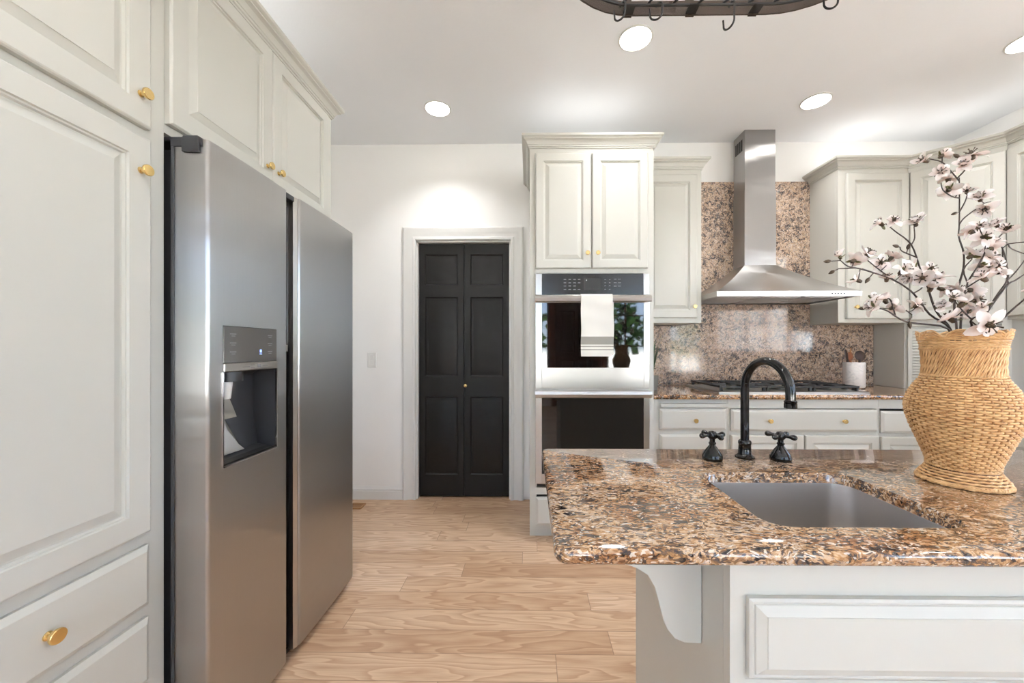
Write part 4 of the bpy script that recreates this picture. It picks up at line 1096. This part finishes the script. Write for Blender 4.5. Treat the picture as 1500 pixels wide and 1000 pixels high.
branch('lowest left magnolia branch, nearly level, ending beside the hood', [(640, 935), (540, 868), (460, 765), (370, 703), (290, 672), (210, 645)], (-.01, -.03),
       [[(290, 672), (200, 645), (140, 633), (105, 605)], [(140, 633), (95, 645)], [(370, 703), (300, 655), (225, 595)], [(460, 765), (500, 740), (530, 700)]],
       [(100, 585, .7, 2), (170, 605, 1, 0), (188, 702, .85, 5), (238, 573, 1, 1), (300, 618, 1, 3), (355, 590, .9, 4), (410, 655, 1.15, 0), (330, 692, .9, 1), (460, 640, 1.05, 2), (505, 690, 1.15, 1)], buds=[(75, 655), (55, 608), (245, 690)], mouth=(-.02, 0))
branch('short lower left magnolia branch drooping over the vase rim', [(520, 945), (430, 905), (335, 852), (285, 835)], (-.035, -.06),
       [[(430, 905), (452, 870), (395, 832)], [(395, 832), (350, 800), (330, 790)]],
       [(265, 832, 1, 4), (320, 800, .95, 0), (360, 835, .95, 1), (480, 822, .9, 3), (272, 788, .6, 2)], buds=[(225, 838), (440, 905)], mouth=(-.03, -.01))
branch('left rising magnolia branch with three blossoms at its forked tip', [(640, 925), (570, 850), (525, 720), (495, 650), (450, 528), (375, 465), (325, 425)], (.0, .03),
       [[(450, 528), (466, 495), (463, 440)], [(430, 605), (405, 560), (395, 540)], [(525, 720), (560, 700)]],
       [(300, 425, .9, 5), (365, 412, .85, 1), (470, 420, 1.1, 0), (540, 650, 1, 3), (580, 692, 1.1, 1), (545, 740, 1, 0), (600, 745, 1, 2), (440, 690, .9, 4)], buds=[(388, 538), (432, 550)], mouth=(-.01, .02))
branch('tallest magnolia branch rising straight from the middle of the vase', [(672, 930), (660, 820), (682, 725), (704, 645), (705, 565), (682, 490), (684, 430), (685, 300), (684, 200)], (.02, .05),
       [[(684, 430), (705, 400), (760, 357), (808, 325), (838, 318)], [(684, 300), (650, 293), (605, 262), (595, 225)], [(650, 293), (672, 275), (648, 228)],
        [(684, 200), (640, 165), (600, 125), (535, 108)], [(684, 200), (710, 165), (712, 135), (735, 112)], [(684, 370), (712, 318), (722, 285)]],
       [(515, 118, .95, 5), (600, 92, .95, 2), (745, 92, 1.15, 3), (705, 140, .9, 0), (595, 172, .9, 4), (630, 205, 1.1, 1), (630, 262, 1.0, 3), (720, 268, .8, 5), (785, 300, 1.15, 0), (808, 355, 1.05, 1)], buds=[(682, 102), (594, 148), (672, 372), (578, 168)], mouth=(0, .02))
branch('right of centre magnolia branch with a dense cluster of pale blossoms', [(690, 930), (700, 820), (725, 715), (770, 640), (795, 590)], (-.02, -.04),
       [[(725, 715), (705, 650), (745, 600)], [(770, 640), (810, 560), (800, 480)], [(790, 740), (810, 680)]],
       [(740, 462, 1.05, 1), (800, 490, 1, 3), (745, 582, 1, 0), (790, 630, 1.1, 2), (830, 590, 1.1, 1), (835, 545, 1, 3), (800, 690, 1.1, 4), (780, 440, .8, 5), (740, 750, 1.1, 0), (670, 752, 1.1, 1), (765, 800, 1, 3)], mouth=(.0, -.02))
branch('curving right magnolia branch bending up beside the tall one', [(832, 865), (862, 785), (918, 702), (918, 640), (900, 560), (870, 500)], (.02, .04),
       [[(870, 500), (890, 478), (925, 452)], [(870, 500), (842, 496)], [(918, 705), (960, 660), (1005, 600)]],
       [(865, 432, 1, 0), (910, 455, 1.05, 1), (865, 632, 1.1, 3), (880, 665, .8, 2), (830, 640, 1, 1), (850, 520, .9, 4)], mouth=(.02, .01))
branch('rightmost magnolia branch leaning out past the picture edge', [(870, 930), (910, 875), (965, 825), (1010, 785), (1080, 700)], (-.02, -.05),
       [[(1010, 785), (1060, 800), (1110, 790)]],
       [(1095, 680, 1.1, 0), (1125, 785, 1, 1), (1060, 740, 1, 3)], mouth=(.03, -.01))
branch('thin bare magnolia branch reaching right across the cabinet corner', [(880, 900), (905, 740), (960, 700), (1010, 668), (1090, 620)], (.03, .07),
       [[(905, 740), (895, 545), (1000, 515), (1060, 500)], [(895, 545), (940, 548), (1010, 575)]],
       [(1090, 610, 1.05, 1), (1070, 500, 1, 0)], mouth=(.02, .03))
branch('short magnolia branch with a large blossom and green leaves hanging over the front rim', [(760, 935), (740, 900), (770, 880), (812, 905)], (-.05, -.075),
       [[(740, 900), (700, 850), (660, 800)], [(760, 935), (820, 960)]],
       [(825, 918, 1.45, 3), (640, 888, 1.2, 1), (700, 815, 1.1, 0), (600, 830, .95, 2), (800, 835, .9, 4), (735, 850, .9, 1), (650, 790, .9, 5)], mouth=(.0, -.035))

# ---------------------------------------------------------------- pot rack
RH = 1.992; ry1 = .924; rcx = PX(1030, .90); hs, rad_ = .16, .21; rcy = ry1-rad_
def stad(off, z, n=20):
    pts = []; r_ = rad_+off
    for i in range(n+1):
        t = -PI/2+PI*i/n; pts.append((rcx+hs+r_*math.cos(t), rcy+r_*math.sin(t), z))
    for i in range(n+1):
        t = PI/2+PI*i/n; pts.append((rcx-hs+r_*math.cos(t), rcy+r_*math.sin(t), z))
    return pts
pr = thing('pot_rack', 'black hammered iron oval pot rack hanging above the island', 'pot rack', (0, 0, 0))
m = MB(); m.loft([stad(0, RH), stad(.0035, RH), stad(.0035, RH+.034), stad(0, RH+.034)], wrap=True); m.build('band', 'rack', pr, smooth=40)
m = MB(); m.tube(stad(-.022, RH+.004), .003, 8, closed=True); m.build('hook_rail', 'iron', pr, smooth=60)
m = MB(); m.tube(stad(.01, RH+.13), .004, 8, closed=True); m.build('upper_rail', 'iron', pr, smooth=60)
def bar(pts, r_=.003, nm='grid_wire'):
    m = MB(); m.tube(pts, r_, 6); return m.build(nm, 'iron', pr, smooth=60)
k = 0
for i in range(11):
    x = rcx-.30+i*.06
    dy_ = rad_ if abs(x-rcx) < hs else math.sqrt(rad_**2-(abs(x-rcx)-hs)**2)
    bar([(x, rcy-dy_+.001, RH+.028), (x, rcy-dy_+.03, RH+.012), (x, rcy+dy_-.03, RH+.012), (x, rcy+dy_-.001, RH+.028)])
for y in (-.1, 0, .1): bar([(rcx-hs-rad_*.85, rcy+y, RH+.016), (rcx+hs+rad_*.85, rcy+y, RH+.016)])
for x in (-.17, -.02, .13):
    for s in (1, -1):
        m = MB(); m.box(rcx+x-.010, rcx+x+.010, rcy+s*(rad_+.0036), rcy+s*(rad_+.0061), RH-.001, RH+.135); m.build('strap', 'rack', pr)
        m = MB(); m.box(rcx+x-.012, rcx+x+.012, rcy+s*(rad_-.026), rcy+s*(rad_-.001), RH+.001, RH+.0035); m.build('bracket', 'iron', pr)
for sx in (-1, 1):
    x = rcx+sx*.2
    pts = [(x, rcy+s*rad_*t, RH+.13+.10*(1-t*t)) for s, t in ((-1, 1), (-1, .5), (1, 0), (1, .5), (1, 1))]
    bar(smoothpath(pts), .004, 'arch')
    m = MB(); z = RH+.23; i = 0
    while z < 2.78:
        lk = [(x+(.007*math.cos(t) if i % 2 else 0), rcy+(0 if i % 2 else .007*math.cos(t)), z+.012+.014*math.sin(t)) for t in [2*PI*j/10 for j in range(10)]]
        m.tube(lk, .0018, 5, closed=True); z += .022; i += 1
    m.build('chain', 'iron', pr, smooth=60)
    m = MB(); m.lathe([(.03, 2.785), (.03, 2.799), (.01, 2.799)], 20, (x, rcy, 0)); m.build('ceiling_plate', 'iron', pr)
def shook(px, pyb, label, tilt=0.0, sc_=1.0):
    x = PX(px, ry1-.022); r_ = thing('pot_hook', label, 'hook', (x, ry1-.022 if abs(x-rcx) < hs else rcy+math.sqrt(max(0, (rad_-.022)**2-(abs(x-rcx)-hs)**2)), RH+.004), tilt, 'empty hooks on the pot rack')
    L_ = .055*sc_
    pts = []
    for i in range(8):
        t = PI*1.1*i/7; pts.append((0, .0068*math.cos(t-.2), .0068*math.sin(t-.2)-.001))
    pts = [(0, p[1], p[2]+.0005) for p in pts]
    pts.append((0, -.006, -.02))
    for i in range(9):
        t = PI+PI*1.05*i/8; pts.append((0, .0075+.0135*math.cos(t), -L_+.0135*math.sin(t)+.012))
    pts.append((0, .022, -L_+.028))
    m = MB(); m.tube(smoothpath(pts, 2), .0022, 6); m.build('wire', 'iron', r_, smooth=60)
shook(912, 32, 'leftmost empty black hook on the pot rack', .9, .55)
shook(966, 32, 'second empty black hook from the left on the pot rack', 1.2, .55)
shook(1072, 41, 'longest black hook hanging lowest from the pot rack', .5, .9)
shook(1203, 33, 'black hook at the right end of the pot rack', 1.3, .8)

# ---------------------------------------------------------------- ceiling lights
def can(x, y, label):
    r_ = thing('recessed_light', label, 'ceiling light', (x, y, 2.80), 0)
    m = MB(); m.lathe([(.088, -.0005), (.088, -.004), (.080, -.006), (.078, -.003), (.078, -.0005)], 40); m.build('trim_ring', 'trim', r_, smooth=40)
    m = MB(); m.lathe([(.0001, -.0012), (.0775, -.0012), (.0775, -.0028), (.0001, -.0034)], 40); m.build('lens', 'lamp', r_, smooth=40)
    area('lamp_light', (0, 0, -.008), (0, 0, 0), .14, .14, CAN_W, (.975, .985, 1), 'DISK', parent=r_, spread=math.radians(115))
ZC = 2.80
def pc(px, py):
    d = (ZC-H)*F/(CY-py); k = (px-CX)/F; return (k*d-d*T, d+k*d*T)
can(*pc(641, 159), 'round recessed ceiling light between the refrigerator and the oven tower')
can(*pc(931, 56), 'round recessed ceiling light just under the pot rack')
can(*pc(1195, 148), 'round recessed ceiling light in front of the range hood')
can(*pc(1508, 60), 'recessed ceiling light cut by the right edge of the picture')
for x, y, l in ((-.45, .35, 'added recessed light above the pantry aisle, out of view'), (2.3, .4, 'added recessed light above the right counter, out of view'),  # extra lights out of view, added to brighten the room
                (-.3, -1.6, 'added recessed light behind the camera on the left'), (1.6, -1.6, 'added recessed light behind the camera in the middle'), (3.6, -2.2, 'added recessed light in the unseen nook')):
    can(x, y, l)
# uplights lying on top of the cabinets, behind the crown
def uplight(x0, x1, y, z, label, rz=0, watt=UP_W, L_=None):
    L_ = L_ or (x1-x0); r_ = thing('uplight_strip', label, 'light strip', ((x0+x1)/2, y, z), rz)
    m = MB(); m.box(-L_/2, L_/2, -.012, .012, 0, .012); m.build('housing', 'white_plastic', r_)
    area('strip_light', (0, 0, .016), (PI, 0, 0), L_, .02, watt, (1, .985, .96), parent=r_)
uplight(TX0+.08, TX1-.08, TY+.22, TZ+.0205, 'light strip lying on top of the oven cabinet')
uplight(BX0-.42, BX0-.05, UY+.12, UCZ+.0205, 'light strip on top of the cabinet right of the hood', watt=UP_W*.8)
uplight(BX0+.1, BX0+.4, (UY+CYp)/2+.12, UCZ+.0205, 'light strip on top of the corner cabinet', -PI/4, watt=UP_W*.6, L_=.3)

uplight(-.62, .42, -1.32, CZ+.0205, 'added light strip on top of the pantry cabinet, brightening the ceiling', PI/2, watt=UP_W*1.2, L_=.45)  # strip added on the left run to lift the ceiling brightness
uplight(0, 1, 0, CZ+.0205, 'added light strip on top of the over fridge cabinet, brightening the ceiling', PI/2, watt=UP_W*1.6, L_=.8)  # second added strip on the left run, also for the ceiling
bpy.data.objects['uplight_strip.003'].location = (-1.32, .78, CZ+.0205); bpy.data.objects['uplight_strip.004'].location = (-1.32, 1.48, CZ+.0205)
uplight(0, 1, 0, UCZ+.0205, 'added light strip on top of the cabinets on the right wall, brightening the ceiling', PI/2, watt=UP_W*1.2, L_=.6)  # strip added on the right wall for more ceiling light
bpy.data.objects['uplight_strip.005'].location = (3.17, 1.98, UCZ+.0205)

# ---------------------------------------------------------------- small wall and floor things
sw = thing('light_switch', 'white rocker light switch on the wall left of the black door', 'light switch', (PX(545, 3.009), 3.009, PZ(545, 527, 3.009)))
m = MB(); m.slab(-.036, .036, -.059, .059, 0, .006, [(-.017, .017, -.034, .034)], [(0, 0), (.001, .0015)], ((0, 0), (0, -.5), (.004, -1))); m.build('wall_plate', 'white_plastic', sw, smooth=30)
m = MB(); m.prism([(-.0042, -.031), (-.0072, -.031), (-.0062, 0), (-.0085, .031), (-.0042, .031)], -.0155, .0155, 'x'); m.build('rocker', 'white_plastic', sw)
g0, g1 = PG(500, 748, 0), PG(534, 738, 0)
fv = thing('floor_vent', 'brown wooden floor register beside the far end of the refrigerator', 'floor vent', (PX(534, 2.88)-.15, 2.86, 0))
m = MB(); 
for q in ((-.15, .15, -.05, -.035), (-.15, .15, .035, .05), (-.15, -.135, -.035, .035), (.135, .15, -.035, .035)): m.box(q[0], q[1], q[2], q[3], .0005, .008)
m.build('vent_frame', 'ventwood', fv, bevel=.002)
m = MB()
for i in range(18): m.box(-.131+i*.0148, -.123+i*.0148, -.034, .034, .002, .006)
m.build('louvre', 'ventwood', fv)
m = MB(); m.box(-.134, .134, -.0345, .0345, .0005, .0015); m.build('duct', 'void', fv)

# ---------------------------------------------------------------- outside the windows
m = MB(); m.box(-3, 8, -10.5, -6.2, -.4, -.3); m.box(7, 10.5, -1.5, 3, -.4, -.3); o = m.build('lawn', 'lawn'); struct(o)
def tree(x, y, h_, r_, label):
    rt = thing('garden_tree', label, 'tree', (x, y, -.3))
    m = MB(); m.tube([(0, 0, 0), (.05, 0, h_*.4), (0, .05, h_*.7)], [.12, .09, .05], 8); m.build('trunk', 'trunk', rt, smooth=60)
    m = MB(); rn = random.Random(int(x*10+y))
    for k in range(220):
        a_, e_ = rn.uniform(0, 2*PI), rn.uniform(-.9, 1); q = r_*(rn.uniform(.5, 1)); cz = math.sqrt(max(0, 1-e_*e_))
        c_ = Vector((q*cz*math.cos(a_), q*cz*math.sin(a_), h_*.65+q*e_)); s_ = rn.uniform(.06, .16)*r_
        M = Matrix.Rotation(rn.uniform(0, 6), 3, Vector((rn.uniform(-1, 1), rn.uniform(-1, 1), rn.uniform(-1, 1))).normalized())
        oc = [Vector(p)*s_ for p in ((1, 0, 0), (0, 1, 0), (-1, 0, 0), (0, -1, 0), (0, 0, .5), (0, 0, -.5))]
        m.add([c_+M @ p for p in oc], [(0, 1, 4), (1, 2, 4), (2, 3, 4), (3, 0, 4), (1, 0, 5), (2, 1, 5), (3, 2, 5), (0, 3, 5)])
    m.build('foliage', 'foliage', rt)
tree(-.6, -7, 3.2, 1.3, 'garden tree seen through the left rear window'); tree(2.6, -8.5, 3.4, 1.4, 'garden tree seen through the middle rear window')
tree(5.2, -7.5, 3.6, 1.5, 'garden tree seen through the nook window'); tree(8.5, .8, 3.4, 1.5, 'garden tree beyond the right wall window')
